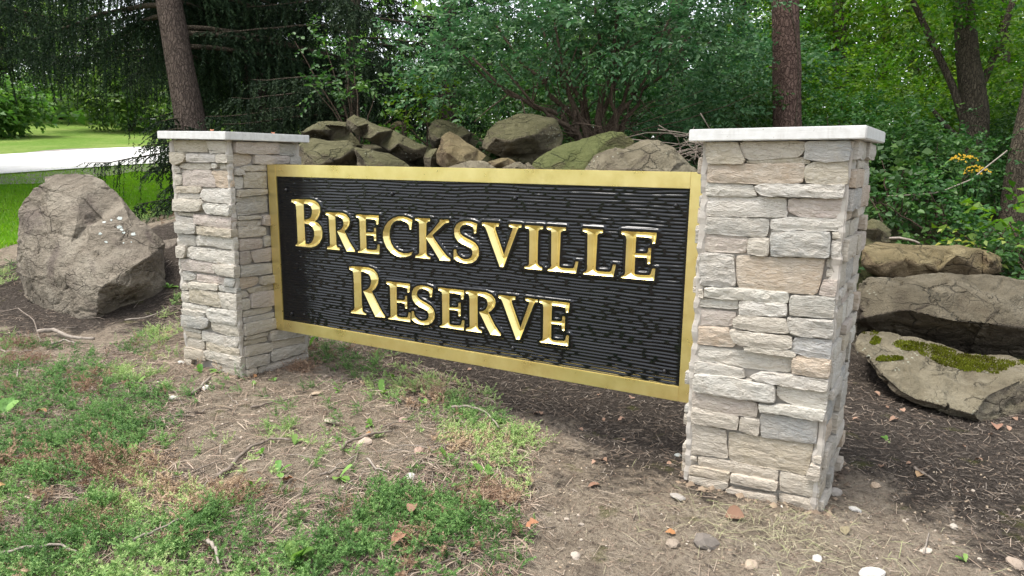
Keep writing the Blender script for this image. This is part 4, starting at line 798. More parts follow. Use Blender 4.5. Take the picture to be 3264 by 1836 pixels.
for ch, polys in LETTERS:
    lo = polys[0].min(0) - 0.04; hi = polys[0].max(0) + 0.04
    m_ = np.nonzero((FPg[:, 0] > lo[0]) & (FPg[:, 0] < hi[0]) & (FPg[:, 1] > lo[1]) & (FPg[:, 1] < hi[1]))[0]
    P = FPg[m_]; i_ = np.zeros(len(P), bool)
    for q in polys: i_ ^= inside(P, q)
    d = edge_dist(P, polys); out_d[m_] = np.minimum(out_d[m_], np.where(i_, 0, d)); ins[m_] |= i_ & (d > 0.001)
RIMW = 0.0155
Y = FIELD_Y + groove
k_ = np.clip((out_d - RIMW) / 0.005, 0, 1); k_ = k_ * k_ * (3 - 2 * k_)
edge_in = np.minimum.reduce([FPg[:, 0] - IX0, IX1 - FPg[:, 0], FPg[:, 1] - IZ0, IZ1 - FPg[:, 1]])
Y = np.where(out_d < RIMW + 0.005, RIM_Y * (1 - k_) + Y * k_ + 0.0015 * (k_ > 0.9), Y)
Y = np.where(ins, 0.042, Y)
gi2 = np.arange(len(xs) * len(zs)).reshape(len(zs), len(xs))
Fq = np.stack([gi2[:-1, :-1].ravel(), gi2[:-1, 1:].ravel(), gi2[1:, 1:].ravel(), gi2[1:, :-1].ravel()], 1)
obj('carved_field', mesh_np('carved_field', rel(np.column_stack([FPg[:, 0], Y, FPg[:, 1]])), Fq, True), MAT['black'], sign)
mb = MB(); mb.box((SX0 + 0.006, 0.047, SZ0 + 0.006), (SX1 - 0.004, 0.062, SZ1 - 0.006)); V = np.concatenate(mb.V); mb.V = [rel(V)]; mb.build('backing_board', MAT['bolt'], sign)
def fbox(lo, hi, name):
    bm = bmesh.new(); bmesh.ops.create_cube(bm, size=1.0); lo, hi = np.array(lo), np.array(hi)
    bmesh.ops.scale(bm, vec=hi - lo, verts=bm.verts); bmesh.ops.bevel(bm, geom=bm.edges[:], offset=0.0022, segments=2, affect='EDGES')
    me = bpy.data.meshes.new(name); bm.to_mesh(me); bm.free(); o = obj(name, me, MAT['gold'], sign); o.location = rel((lo + hi) / 2); return o
fbox((IX0, 0, IZ1), (IX1, 0.05, SZ1), 'frame_rail'); fbox((IX0, 0, SZ0), (IX1, 0.05, IZ0), 'frame_rail')
fbox((SX0, 0.0006, SZ0 + .0005), (IX0, 0.05, SZ1 - .0005), 'frame_stile'); fbox((IX1, 0.0006, SZ0 + .0005), (SX1, 0.05, SZ1 - .0005), 'frame_stile')
# --- letters: V-cut gold, one part each, with the flat black lip as a sub-part
def signed_area(q): return 0.5 * np.sum(q[:, 0] * np.roll(q[:, 1], -1) - np.roll(q[:, 0], -1) * q[:, 1])
for ch, polys in LETTERS:
    rp = []
    for i, q in enumerate(polys):
        a = signed_area(q); q = q if (a > 0) == (i == 0) else q[::-1]; rp.append(smoothpoly(q, 0.006))
    pts = np.concatenate(rp); loops = []; n0 = 0
    for q in rp: loops.append(list(range(n0, n0 + len(q)))); n0 += len(q)
    lo, hi = pts.min(0), pts.max(0); st = 0.0032
    gx = np.arange(lo[0], hi[0], st); gz = np.arange(lo[1], hi[1], st * 0.87)
    G = np.array([(x + (st / 2 if j % 2 else 0), z) for j, z in enumerate(gz) for x in gx])
    i_ = np.zeros(len(G), bool)
    for q in polys: i_ ^= inside(G, q)
    G = G[i_]; G = G[edge_dist(G, polys) > 0.0016]
    V2, F2 = cdt(np.concatenate([pts, G]), loops)
    dd = edge_dist(V2, polys); y = RIM_Y + np.minimum(dd * 0.95, 0.036)
    F2 = np.array([f if np.cross(V2[f[1]] - V2[f[0]], V2[f[2]] - V2[f[0]]) > 0 else (f[0], f[2], f[1]) for f in F2])
    org = np.array([lo[0], RIM_Y, lo[1]]); V3 = np.column_stack([V2[:, 0], y, V2[:, 1]]) - org
    o = obj('letter', mesh_np('letter', V3, F2, False), MAT['gold'], sign); o.location = rel(org); o['label'] = 'gold V-cut letter ' + ch
    RV, RF, n1 = [], [], 0
    for q in rp:
        tg = np.roll(q, -1, 0) - np.roll(q, 1, 0); tg /= np.linalg.norm(tg, axis=1)[:, None] + 1e-9; outn = np.stack([tg[:, 1], -tg[:, 0]], 1)
        a = q; b = q + outn * 0.0065; k = len(q)
        RV += [(p[0], RIM_Y - 0.0002, p[1]) for p in a] + [(p[0], RIM_Y - 0.0004, p[1]) for p in b]
        RF += [(n1 + i, n1 + k + i, n1 + k + (i + 1) % k, n1 + (i + 1) % k) for i in range(k)]; n1 += 2 * k
    r_o = obj('lip', mesh_np('lip', np.array(RV) - org, RF, False), MAT['black'], o)
# --- screw heads
for u, v in [(887 + 25, 606), (1250, 618), (1642, 632), (2155, 655), (930, 1000), (1258, 1047), (1635, 1110), (2118, 1184)]:
    P = onplane(u, v, (0, FIELD_Y, 0), np.array([0, 1.0, 0])); V, F = [], []
    for i, (rr, yy) in enumerate([(0.0125, 0.004), (0.0125, -0.003), (0.0105, -0.0065), (0.0065, -0.0095)]):
        V += [(rr * math.cos(a), yy, rr * math.sin(a)) for a in np.linspace(0, 2 * math.pi, 14, endpoint=False)]
    V.append((0, -0.0106, 0))
    F = [(i * 14 + j, i * 14 + (j + 1) % 14, (i + 1) * 14 + (j + 1) % 14, (i + 1) * 14 + j) for i in range(3) for j in range(14)] + [(42 + j, 42 + (j + 1) % 14, 56) for j in range(14)]
    o = obj('screw_head', mesh_np('screw_head', V, F, True), MAT['bolt'], sign); o.location = rel((P[0], FIELD_Y, P[2]))

# ------------------------------------------------------------------ foliage helpers
def unit(a): return a / (np.linalg.norm(a, axis=-1, keepdims=True) + 1e-9)
def leaf_arrays(P, D, U, L, W, fold=0.3, curl=0.15):
    D = unit(D); S = unit(np.cross(D, U)); U = np.cross(S, D); n = len(P)
    if np.mean(L) > 0.066:                      # far, coarse leaves: one four-cornered blade
        L = np.broadcast_to(L, (n,))[:, None]; W = np.broadcast_to(W, (n,))[:, None] * 0.5
        V = np.stack([P, P + D * L * .45 + S * W + U * W * .4, P + D * L - U * L * curl, P + D * L * .45 - S * W + U * W * .4], 1).reshape(-1, 3)
        return V, (np.arange(n) * 4)[:, None] + np.array([[0, 1, 2, 3]])
    L = np.broadcast_to(L, (n,))[:, None]; W = np.broadcast_to(W, (n,))[:, None] * 0.5
    up = U * W * fold
    V = np.stack([P, P + D * L * .32 + S * W + up, P + D * L * .70 + S * W * .78 + up - U * L * curl * .4, P + D * L - U * L * curl,
                  P + D * L * .70 - S * W * .78 + up - U * L * curl * .4, P + D * L * .32 - S * W + up], 1).reshape(-1, 3)
    b = (np.arange(n) * 6)[:, None]
    F = np.concatenate([b + np.array([[0, 1, 2, 3]]), b + np.array([[0, 3, 4, 5]])], 1).reshape(-1, 4)
    return V, F
def spray_leaves(rng, C, DIR, n, Lt, leaf, wr, droop=0.25, upr=0.55):
    """sprays of leaves set along short twigs: C (m,3) starts, DIR (m,3)."""
    m = len(C); DIR = unit(DIR)
    s = (np.arange(n) + 0.5) / n * np.ones((m, 1)); s = s + rng.normal(0, 0.03, s.shape)
    P = C[:, None] + DIR[:, None] * (s * Lt)[..., None]; P[..., 2] -= droop * Lt * s ** 2
    side = unit(np.cross(DIR, np.array([0, 0, 1.0]) + rng.normal(0, .2, (m, 3))))
    sg = np.where(np.arange(n) % 2 == 0, 1.0, -1.0)[None, :, None]
    d = DIR[:, None] * 0.55 + side[:, None] * sg * 0.9 + rng.normal(0, 0.28, (m, n, 3)); d[..., 2] -= droop
    U = np.array([0, 0, 1.0]) + rng.normal(0, upr, (m, n, 3))
    L = leaf * rng.uniform(0.5, 1.3, (m, n)); P = P.reshape(-1, 3); d = d.reshape(-1, 3); U = U.reshape(-1, 3); L = L.ravel()
    V, F = leaf_arrays(P, d, U, L, L * wr)
    base = np.repeat(rng.uniform(0, 1, m), n) * 0.6 + rng.uniform(0, 0.4, m * n)
    return V, F, np.repeat(base, len(F) // (m * n))
def blob_points(rng, ells, n, shell=0.45, gap=0.0, gscale=1.6):
    """points in the outer part of a set of ellipsoids ((cx,cy,cz),(rx,ry,rz)), plus outward directions; noise opens gaps"""
    w = np.array([e[1][0] * e[1][1] * e[1][2] for e in ells]) ** 0.67; idx = rng.choice(len(ells), int(n * 1.8), p=w / w.sum())
    d = unit(rng.normal(0, 1, (len(idx), 3))); r = shell + (1 - shell) * rng.random(len(idx)) ** 0.6; r *= 1 + 0.16 * rng.normal(0, 1, len(idx))
    C = np.array([e[0] for e in ells])[idx]; R = np.array([e[1] for e in ells])[idx]; P = C + d * R * r[:, None]
    if gap: k = fbm(P, gscale, 2, 4) > gap - 0.5; P, d = P[k], d[k]
    return P[:n], d[:n]
def leafy(name, rng, ells, n_sprays, n_leaf, Lt, leaf, wr, mat, parent, shell=.45, gap=0.25, droop=.25, gscale=1.6, upr=.55):
    P, d = blob_points(rng, ells, n_sprays, shell, gap, gscale); d = d + np.array([0, 0, 0.25])
    V, F, var = spray_leaves(rng, P, d, n_leaf, Lt, leaf, wr, droop, upr)
    return obj(name, mesh_np(name, V, F, False, var), mat, parent)
def bend(p0, p1, k, sag, rng, wob=0.03):
    t = np.linspace(0, 1, k)[:, None]; p0, p1 = np.array(p0, float), np.array(p1, float); L = np.linalg.norm(p1 - p0)
    P = p0 + (p1 - p0) * t; P[:, 2] += sag * L * (4 * t * (1 - t))[:, 0]
    P += rng.normal(0, wob * L / k, P.shape) * np.minimum(1, 4 * t * (1 - t) + .1); P[0] = p0; return P

# ------------------------------------------------------------------ spruces
def trunk_mesh(pts, rads, n=16, rough=0.05, seed=0, step=0.12):
    pts = np.array(pts, float); rads = np.array(rads, float); s = np.concatenate([[0], np.cumsum(np.linalg.norm(np.diff(pts, axis=0), axis=1))]); q = np.arange(0, s[-1], step)
    P = np.stack([np.interp(q, s, pts[:, i]) for i in range(3)], 1); R = np.interp(q, s, rads)
    for _ in range(6): P[1:-1] = .25 * P[:-2] + .5 * P[1:-1] + .25 * P[2:]
    mb = MB(); mb.tube(P, R, n, True, 0.0); V = np.concatenate(mb.V)
    k = len(P); ang = np.tile(np.arange(n) / n * 2 * np.pi, k); zz = np.repeat(q, n)
    f = fbm(np.column_stack([np.cos(ang) * 2.2, np.sin(ang) * 2.2, zz * 2.0]), 1.2, 3, seed); V = V + (V - np.repeat(P, n, 0)) * (rough * 1.6 * f)[:, None]
    return mesh_np('trunk', V, mb.F, True), P, R
def spruce_crown(rng, axis, R, z0, z1, nb, blen, drop, dens=1.0, az=None, needle=0.05):
    """hanging curtains: axis (k,3) trunk line; returns needles mesh arrays and bare-limb MB"""
    limbs = MB(); PP, DD, UU, LL = [], [], [], []
    for b in range(nb):
        h = z0 + (z1 - z0) * (b + rng.random()) / nb; c = np.array([np.interp(h, axis[:, 2], axis[:, i]) for i in range(3)])
        a = rng.uniform(0, 2 * math.pi) if az is None else rng.choice(az) + rng.normal(0, 0.35)
        L = blen * rng.uniform(0.65, 1.1) * (1 - 0.45 * max(0, (h - z0)) / max(1e-3, (z1 - z0)) * 0.8)
        t = np.linspace(0, 1, 9); dirh = np.array([math.cos(a), math.sin(a), 0])
        P = c + dirh * (t * L)[:, None]; P[:, 2] += L * (0.10 * t - 0.42 * t ** 2 + 0.22 * t ** 3); P += rng.normal(0, 0.015, P.shape) * L * .3 * t[:, None]
        limbs.tube(P, 0.028 * (1 - t) * L / 3 + 0.005, 5, False)
        for j in range(int(L / 0.045 * dens)):          # side boughs, spreading and drooping
            s = 0.15 + 0.85 * rng.random(); q = np.array([np.interp(s, t, P[:, i]) for i in range(3)]); sg = rng.choice([-1, 1])
            ax = dirh * rng.uniform(.2, .9) + np.array([-dirh[1], dirh[0], 0]) * sg * rng.uniform(.3, 1.0) + np.array([0, 0, rng.uniform(-.9, -.15)]); ax /= np.linalg.norm(ax); bl = rng.uniform(.15, .5) * (1.15 - .6 * s); k = max(6, int(bl / 0.012)); ss = np.linspace(0, 1, k)
            line = q + ax * (ss * bl)[:, None]; line[:, 2] -= .25 * bl * ss ** 2; ph = rng.uniform(0, 2 * math.pi, k); dd = ax * .9 + np.stack([np.cos(ph), np.sin(ph), rng.uniform(-.5, .4, k)], 1) * .8
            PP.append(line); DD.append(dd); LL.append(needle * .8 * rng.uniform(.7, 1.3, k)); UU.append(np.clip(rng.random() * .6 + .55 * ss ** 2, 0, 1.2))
        nd = int(L / 0.065 * dens)
        for j in range(nd):
            s = 0.12 + 0.88 * rng.random() ** 0.8; q = np.array([np.interp(s, t, P[:, i]) for i in range(3)])
            lat = np.array([-dirh[1], dirh[0], 0]) * rng.normal(0, 0.16) * L * (1 - .5 * s) * .6 + dirh * rng.normal(0, .06); q2 = q + lat; q2[2] -= abs(rng.normal(0, .05))
            dl = drop * rng.choice([.35, .6, 1.0], p=[.35, .35, .3]) * rng.uniform(0.6, 1.15) * (0.55 + 0.7 * math.sin(math.pi * min(1, s * .95))); k = max(6, int(dl / 0.019))
            ss = np.linspace(0, 1, k); line = q2 + np.stack([dirh[0] * .12 * ss * dl + rng.normal(0, .03) * ss, dirh[1] * .12 * ss * dl + rng.normal(0, .03) * ss, -dl * ss], 1)
            ph = rng.uniform(0, 2 * math.pi, k); dd = np.stack([np.cos(ph), np.sin(ph), rng.uniform(-1.6, -0.3, k)], 1)
            PP.append(line); DD.append(dd); LL.append(needle * rng.uniform(.7, 1.3, k)); UU.append(np.full(k, rng.random()))
    P = np.concatenate(PP); D = unit(np.concatenate(DD)); L = np.concatenate(LL)[:, None]; S = unit(np.cross(D, rng.normal(0, 1, D.shape)))
    n = len(P); V = np.stack([P - S * 0.011, P + S * 0.011, P + D * L], 1).reshape(-1, 3)
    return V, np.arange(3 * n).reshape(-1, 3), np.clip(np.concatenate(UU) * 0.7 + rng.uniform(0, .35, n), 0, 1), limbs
def tree_root(name, base, label, cat, group=None):
    e_ = empty(name, base); return tag(e_, label, cat, group)
def spruce(base, top, r0, label, z0, z1, nb, blen, drop, seed, dens=1.0, az=None, group=None, mat='bark_spruce', bow=0.0):
    rng = np.random.default_rng(seed); base = np.array(base, float); top = np.array(top, float); root = tree_root('spruce_tree', base, label, 'tree', group)
    pts = [np.zeros(3), (top - base) * .33 + np.array([bow, 0, 0]), (top - base) * .66 + np.array([bow, 0, 0]), top - base]
    me, P, R = trunk_mesh(pts, [r0 * 1.25, r0, r0 * .8, r0 * .45], 18, .05, seed); obj('trunk', me, MAT[mat], root)
    V, F, var, limbs = spruce_crown(rng, P, R, z0, z1, nb, blen, drop, dens, az)
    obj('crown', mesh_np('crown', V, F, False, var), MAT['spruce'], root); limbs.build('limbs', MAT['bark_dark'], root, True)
    return root
def base_at(u, v, D, dzv=-0.1):
    p = at(u, v, D); return np.array([p[0], p[1], hz(p[0], p[1]) + dzv])
def up_at(u, v, D): return at(u, v, D)
b1 = base_at(640, 420, 10.2); t1 = up_at(515, -120, 10.2); t1 = b1 + (t1 - b1) * 1.6
s1 = spruce(b1, t1, 0.20, 'leaning spruce with a thick bare trunk rising behind the left pillar cap', 2.3, 6.0, 44, 4.2, 1.05, 11, 1.45, az=np.radians([130, 155, 180, 205, 95, 60]))
bL = base_at(590, 560, 9.6); tL = bL + np.array([-.05, .05, 1.5])
sL = spruce(bL, tL, .025, 'low young spruce boughs spilling out left of the left pillar', .05, 1.35, 26, .75, .28, 17, 1.5)
b2 = base_at(830, 430, 13.5); t2 = up_at(780, -120, 13.5); t2 = b2 + (t2 - b2) * 1.7
s2 = spruce(b2, t2, 0.20, 'spruce with a pale upper trunk, right of the leaning spruce', 0.4, 6.5, 36, 3.4, .9, 12, .9)
b3 = base_at(1115, 400, 11.0); t3 = up_at(1130, -150, 11.0); t3 = b3 + (t3 - b3) * 1.6
s3 = spruce(b3, t3, 0.11, 'dark dense spruce standing behind the middle of the rock pile', 0.5, 5.5, 40, 2.5, .8, 13, 1.1, mat='bark_dark')
b4 = base_at(1420, 380, 13.0); t4 = up_at(1440, -150, 13.0); t4 = b4 + (t4 - b4) * 1.6
s4 = spruce(b4, t4, 0.16, 'shaded spruce half hidden behind the blue green shrub', 0.4, 6.0, 34, 2.6, .8, 14, 1.0)
b5 = base_at(-330, 420, 12.0); t5 = up_at(-400, -150, 12.0); t5 = b5 + (t5 - b5) * 1.6
s5 = spruce(b5, t5, 0.22, 'weeping spruce at the far left edge above the lawn', 3.0, 7.0, 40, 4.6, 1.05, 15, 1.3)
b6 = base_at(2150, 380, 14.0); t6 = up_at(2170, -200, 14.0); t6 = b6 + (t6 - b6) * 1.6
s6 = spruce(b6, t6, 0.2, 'dark spruce behind the right half of the sign', 0.8, 7, 30, 2.6, .8, 16, .9)

for (u, D, rz), lab in zip([(-230, 16.0, 1.9), (585, 14.0, 4.1), (-520, 15.0, 3.0), (600, 18.0, 5.2)], ['dark spruce boughs filling the top left behind the leaning trunk', 'shadowy spruce just left of the leaning trunk', 'shadowy spruce at the far left edge, behind the weeping one', 'shadowy spruce right behind the leaning trunk']):
    c_ = copy_tree(s5); p_ = base_at(u, 420, D); c_.location = p_; c_.rotation_euler = (0, 0, rz); c_['label'] = lab
# ------------------------------------------------------------------ bare trunk behind the right pillar
b = base_at(2525, 400, 8.6); t_ = up_at(2490, -300, 8.6); root = tree_root('pine_tree', b, 'reddish brown bare trunk studded with branch stubs behind the right pillar', 'tree')
me, P, R = trunk_mesh([np.zeros(3), (t_ - b) * .5 + np.array([.03, 0, 0]), (t_ - b), (t_ - b) * 1.9], [.185, .165, .15, .1], 20, .06, 3, .06); obj('trunk', me, MAT['bark_red'], root)
rng = np.random.default_rng(4)
for k in range(34):
    i = rng.integers(8, len(P) - 1); a = rng.uniform(0, 6.28); L = rng.uniform(.03, .10); d = np.array([math.cos(a), math.sin(a), rng.uniform(-.3, .3)])
    mb = MB(); mb.tube([P[i] + d * R[i] * .8, P[i] + d * (R[i] + L * .6), P[i] + d * (R[i] + L)], [.014, .011, .007], 6); mb.build('branch_stub', MAT['bark_red'], root, True)
vine = MB(); vt = np.linspace(0, 1, 40); vi = (vt * (len(P) - 2)).astype(int); va = 4.2 + 1.5 * np.sin(vt * 7)
vine.tube(np.array([P[i] + np.array([math.cos(a), math.sin(a), 0]) * (R[i] + .008) for i, a in zip(vi, va)]), .006, 5); vine.build('vine', MAT['bark_dark'], root, True)
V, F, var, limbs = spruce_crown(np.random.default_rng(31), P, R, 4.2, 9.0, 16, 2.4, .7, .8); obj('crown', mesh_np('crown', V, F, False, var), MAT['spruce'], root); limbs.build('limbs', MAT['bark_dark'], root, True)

# ------------------------------------------------------------------ right-hand woodland trees
def broad_tree(name, label, stems, mat, ells, n_sp, leaf, lm, seed, group=None, gap=.25, nl=9, droop=.3):
    rng = np.random.default_rng(seed); base = np.array(stems[0][0][0]); root = tree_root(name, base, label, 'tree', group)
    for k, (pts, rads) in enumerate(stems):
        pts = [np.array(p) - base for p in pts]; me, P, R = trunk_mesh(pts, rads, 14, .06, seed + k, .1); obj('trunk' if k == 0 else 'limb', me, MAT[mat], root)
    if n_sp: leafy('crown', rng, [(tuple(np.array(c) - base), r) for c, r in ells], n_sp, nl, leaf * 4.5, leaf, .55, MAT[lm], root, .2, gap, droop)
    return root
D4 = 9.6; g4 = base_at(3095, 640, D4)
A4 = lambda u, v, d=D4: at(u, v, d)
broad_tree('maple_tree', 'dark ridged tree with a curved trunk forking near the goldenrod', [
  ([g4, A4(3100, 480), A4(3110, 360), A4(3085, 200), A4(3070, 0), A4(3060, -300), A4(3075, -900)], [.22, .19, .175, .14, .125, .11, .05]),
  ([A4(3085, 430), A4(3040, 280), A4(2960, 110), A4(2890, -40), A4(2820, -250)], [.055, .048, .042, .036, .02]),
  ([A4(3080, 460), A4(3030, 420), A4(2975, 355), A4(2960, 330)], [.04, .034, .028, .015]),
  ([A4(3120, 300), A4(3180, 150), A4(3230, 0), A4(3300, -200)], [.05, .045, .04, .02])], 'bark_dark',
  [(A4(2900, 40, 9.4), (1.0, .8, .5)), (A4(3160, 60, 9.8), (.9, .8, .5)), (A4(3000, -200, 9.6), (1.6, 1.4, .8)), (A4(3260, 200, 9.4), (.6, .6, .4))], 900, .075, 'leaf_bright', 41, gap=.3)
D5 = 8.2; g5 = base_at(3235, 680, D5)
broad_tree('oak_tree', 'dark rough trunk cut off by the right edge of the picture', [([g5, at(3255, 500, D5), at(3300, 300, D5), at(3340, 0, D5), at(3360, -600, D5)], [.16, .14, .13, .12, .08])], 'bark_dark',
  [(at(3300, -250, D5), (1.3, 1.2, .6))], 400, .07, 'leaf_mid', 42)
for k, (u, D, r, lean, lab) in enumerate([(2690, 13, .13, -20, 'slim dark tree just right of the reddish bare trunk'), (2800, 16, .12, 30, 'slim tree deeper in the wood beyond the right pillar'), (2940, 15, .10, -60, 'thin leaning tree left of the forked trunk'),
        (3190, 14, .11, 20, 'slim tree right of the forked trunk'), (2350, 15, .14, 10, 'slim tree left of the reddish bare trunk'), (1790, 15, .15, -10, 'shaded tree directly behind the blue green shrub')]):
    g = base_at(u, 520, D); c = lambda du, v: at(u + du, v, D)
    broad_tree('woodland_tree', lab, [([g, c(lean * .4, 250), c(lean, -100), c(lean * 1.6, -700)], [r * 1.2, r, r * .85, r * .5])], 'bark_dark',
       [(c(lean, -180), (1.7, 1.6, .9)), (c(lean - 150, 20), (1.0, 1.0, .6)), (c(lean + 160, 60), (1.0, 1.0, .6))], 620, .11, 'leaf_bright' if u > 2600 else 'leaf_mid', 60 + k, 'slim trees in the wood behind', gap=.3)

# ------------------------------------------------------------------ the big blue-green shrub with bare stems
sb = base_at(1905, 425, 8.4, 0); root = tree_root('honeysuckle_shrub', sb, 'large blue green shrub with bare arching stems above the rocks', 'shrub')
rng = np.random.default_rng(21); stems = MB()
def P8(u, v, D=8.4): return at(u, v, D) - sb
for k, (u, v, D) in enumerate([(1620, 300, 7.9), (1700, 330, 8.0), (1560, 260, 8.6), (1660, 200, 8.3), (1750, 160, 8.2), (1850, 120, 8.5), (1900, 60, 8.4), (1960, 150, 8.1), (2010, 120, 8.6), (2060, 250, 8.2), (2080, 180, 8.4), (2150, 200, 8.7), (1800, 250, 8.0), (1730, 60, 8.8)]):
    b0 = np.array([rng.normal(0, .12), rng.normal(0, .1), -.05]); tip = P8(u, v, D); tip2 = tip + unit(tip - b0) * .5 + np.array([0, 0, .12])
    stem = bend(b0, tip, 9, .06, rng, .18); stems.tube(np.vstack([stem, tip2]), np.linspace(.036 if k % 3 else .05, .012, 10), 7)
    for j in range(5):
        i = rng.integers(3, 9); e = stem[i] + unit(rng.normal(0, 1, 3) + np.array([0, 0, .5])) * rng.uniform(.3, .8); stems.tube(bend(stem[i], e, 5, .05, rng, .15), np.linspace(.011, .004, 5), 5, False)
for j in range(40):
    b0 = np.array([rng.normal(0, .35), rng.normal(0, .2), .05]); e = b0 + np.array([rng.normal(0, .7), rng.normal(0, .3), rng.uniform(.15, .8)]); stems.tube(bend(b0, e, 5, .05, rng, .2), np.linspace(.007, .003, 5), 4, False)
stems.build('stems', MAT['bark_shrub'], root, True)
ells = [(P8(1560, 170, 8.1), (.75, .7, .42)), (P8(1800, 110, 7.9), (.9, .8, .45)), (P8(2060, 110, 8.0), (.9, .8, .5)), (P8(2230, 200, 8.3), (.6, .6, .5)), (P8(1440, 280, 8.3), (.5, .5, .32)), (P8(1700, 0, 8.2), (1.1, 1., .6)), (P8(2150, -10, 8.3), (1.1, 1., .6)), (P8(1380, 150, 8.7), (.5, .5, .35)), (P8(2250, 350, 8.6), (.5, .5, .4)), (P8(1930, -200, 8.6), (1.8, 1.3, .6))]
leafy('foliage', rng, ells, 2500, 9, .28, .070, .5, MAT['leaf_blue'], root, .35, .22, .2, 1.9)
# other shrubs, each grown where it stands
def shrub(name, label, u, v, D, blobs, n, leaf, mat, seed, wr=.6, group=None, nl=8, gap=.2, stems_n=8, droop=.25):
    b = base_at(u, v, D, 0); root = tree_root(name, b, label, 'shrub', group); rng = np.random.default_rng(seed); st = MB()
    es = [(at(*c) - b, r) for c, r in blobs]
    for k in range(stems_n):
        c, r = es[k % len(es)]; e = c + rng.normal(0, .5, 3) * np.array(r); b0 = np.array([rng.normal(0, .12), rng.normal(0, .12), -.05]); st.tube(bend(b0, e, 6, .04, rng, .12), np.linspace(.014, .004, 6), 5, False)
    st.build('stems', MAT['bark_shrub'], root, True); leafy('foliage', rng, es, n, nl, leaf * 4.2, leaf, wr, MAT[mat], root, .25, gap, droop, 2.2); return root
shrub('buckthorn_sapling', 'round leaved sapling reaching over the rocks left of the big shrub', 1130, 420, 8.9, [((1020, 140, 8.8), (.3, .3, .22)), ((1090, 200, 8.8), (.3, .3, .25)), ((1120, 260, 8.7), (.3, .3, .2)), ((1030, 290, 8.9), (.25, .3, .15)), ((1180, 300, 8.6), (.3, .3, .12)), ((1290, 290, 8.6), (.25, .25, .1))], 85, .06, 'leaf_mid', 71, .68, gap=.0)
shrub('bramble', 'bright low leafy plant beside the pinkish far stone', 1360, 420, 8.9, [((1320, 340, 8.8), (.22, .22, .25)), ((1390, 300, 8.9), (.25, .25, .2)), ((1300, 390, 8.7), (.2, .2, .12))], 70, .06, 'leaf_bright', 72, .65, gap=.0)
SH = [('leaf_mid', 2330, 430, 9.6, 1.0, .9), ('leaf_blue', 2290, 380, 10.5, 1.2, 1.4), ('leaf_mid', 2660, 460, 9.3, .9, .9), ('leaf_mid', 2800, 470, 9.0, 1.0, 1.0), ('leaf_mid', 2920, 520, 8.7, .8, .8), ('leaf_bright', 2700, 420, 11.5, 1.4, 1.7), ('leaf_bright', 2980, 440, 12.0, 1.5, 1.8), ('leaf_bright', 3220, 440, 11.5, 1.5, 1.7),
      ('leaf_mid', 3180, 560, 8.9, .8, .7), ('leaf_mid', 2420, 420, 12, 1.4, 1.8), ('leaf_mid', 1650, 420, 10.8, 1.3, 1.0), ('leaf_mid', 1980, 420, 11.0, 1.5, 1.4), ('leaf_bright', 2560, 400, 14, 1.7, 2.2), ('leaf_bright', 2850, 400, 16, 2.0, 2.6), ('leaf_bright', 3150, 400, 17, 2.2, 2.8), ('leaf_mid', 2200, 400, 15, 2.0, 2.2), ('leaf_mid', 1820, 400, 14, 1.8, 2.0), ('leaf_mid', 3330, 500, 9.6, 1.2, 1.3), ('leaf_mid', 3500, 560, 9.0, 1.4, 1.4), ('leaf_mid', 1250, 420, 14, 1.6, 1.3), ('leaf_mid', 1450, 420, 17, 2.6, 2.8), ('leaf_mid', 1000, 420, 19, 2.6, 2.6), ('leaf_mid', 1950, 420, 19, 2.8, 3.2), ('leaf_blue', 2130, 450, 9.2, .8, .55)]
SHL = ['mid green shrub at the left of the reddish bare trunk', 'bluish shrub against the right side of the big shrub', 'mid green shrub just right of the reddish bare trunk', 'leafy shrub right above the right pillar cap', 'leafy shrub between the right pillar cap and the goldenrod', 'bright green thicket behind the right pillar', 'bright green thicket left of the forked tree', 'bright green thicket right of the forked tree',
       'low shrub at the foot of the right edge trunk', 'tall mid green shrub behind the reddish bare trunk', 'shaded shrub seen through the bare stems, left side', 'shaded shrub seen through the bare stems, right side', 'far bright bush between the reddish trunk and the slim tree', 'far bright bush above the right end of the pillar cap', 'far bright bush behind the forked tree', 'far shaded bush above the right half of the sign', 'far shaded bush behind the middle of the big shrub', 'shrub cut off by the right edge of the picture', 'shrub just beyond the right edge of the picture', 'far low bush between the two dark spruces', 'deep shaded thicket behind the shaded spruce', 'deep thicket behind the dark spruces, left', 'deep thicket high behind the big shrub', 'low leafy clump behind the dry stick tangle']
for k, ((mt, u, v, D, w, h), lab) in enumerate(zip(SH, SHL)):
    b = base_at(u, v, D, 0); root = tree_root('understory_shrub', b, lab, 'shrub', 'shrubs in the shaded wood'); rng = np.random.default_rng(100 + k); st = MB()
    es = [(np.array([rng.normal(0, .4) * w, rng.normal(0, .35) * w, h * rng.uniform(.35, .95)]), (w * .55, w * .5, h * .3)) for _ in range(7)] + [(np.array([0, 0, h * .3]), (w * .7, w * .6, h * .3))]
    for c, r in es:
        st.tube(bend((rng.normal(0, .1), rng.normal(0, .1), -.05), c, 6, .03, rng, .1), np.linspace(.016, .005, 6), 5, False)
    st.build('stems', MAT['bark_shrub'], root, True); lf = .055 if D < 10 else (.075 if D < 13 else .10)
    leafy('foliage', rng, es, int(620 * w * h / (lf / .055) ** 1.3), 8, lf * 4.2, lf, .6, MAT[mt], root, .25, .2, .25, 2.2)
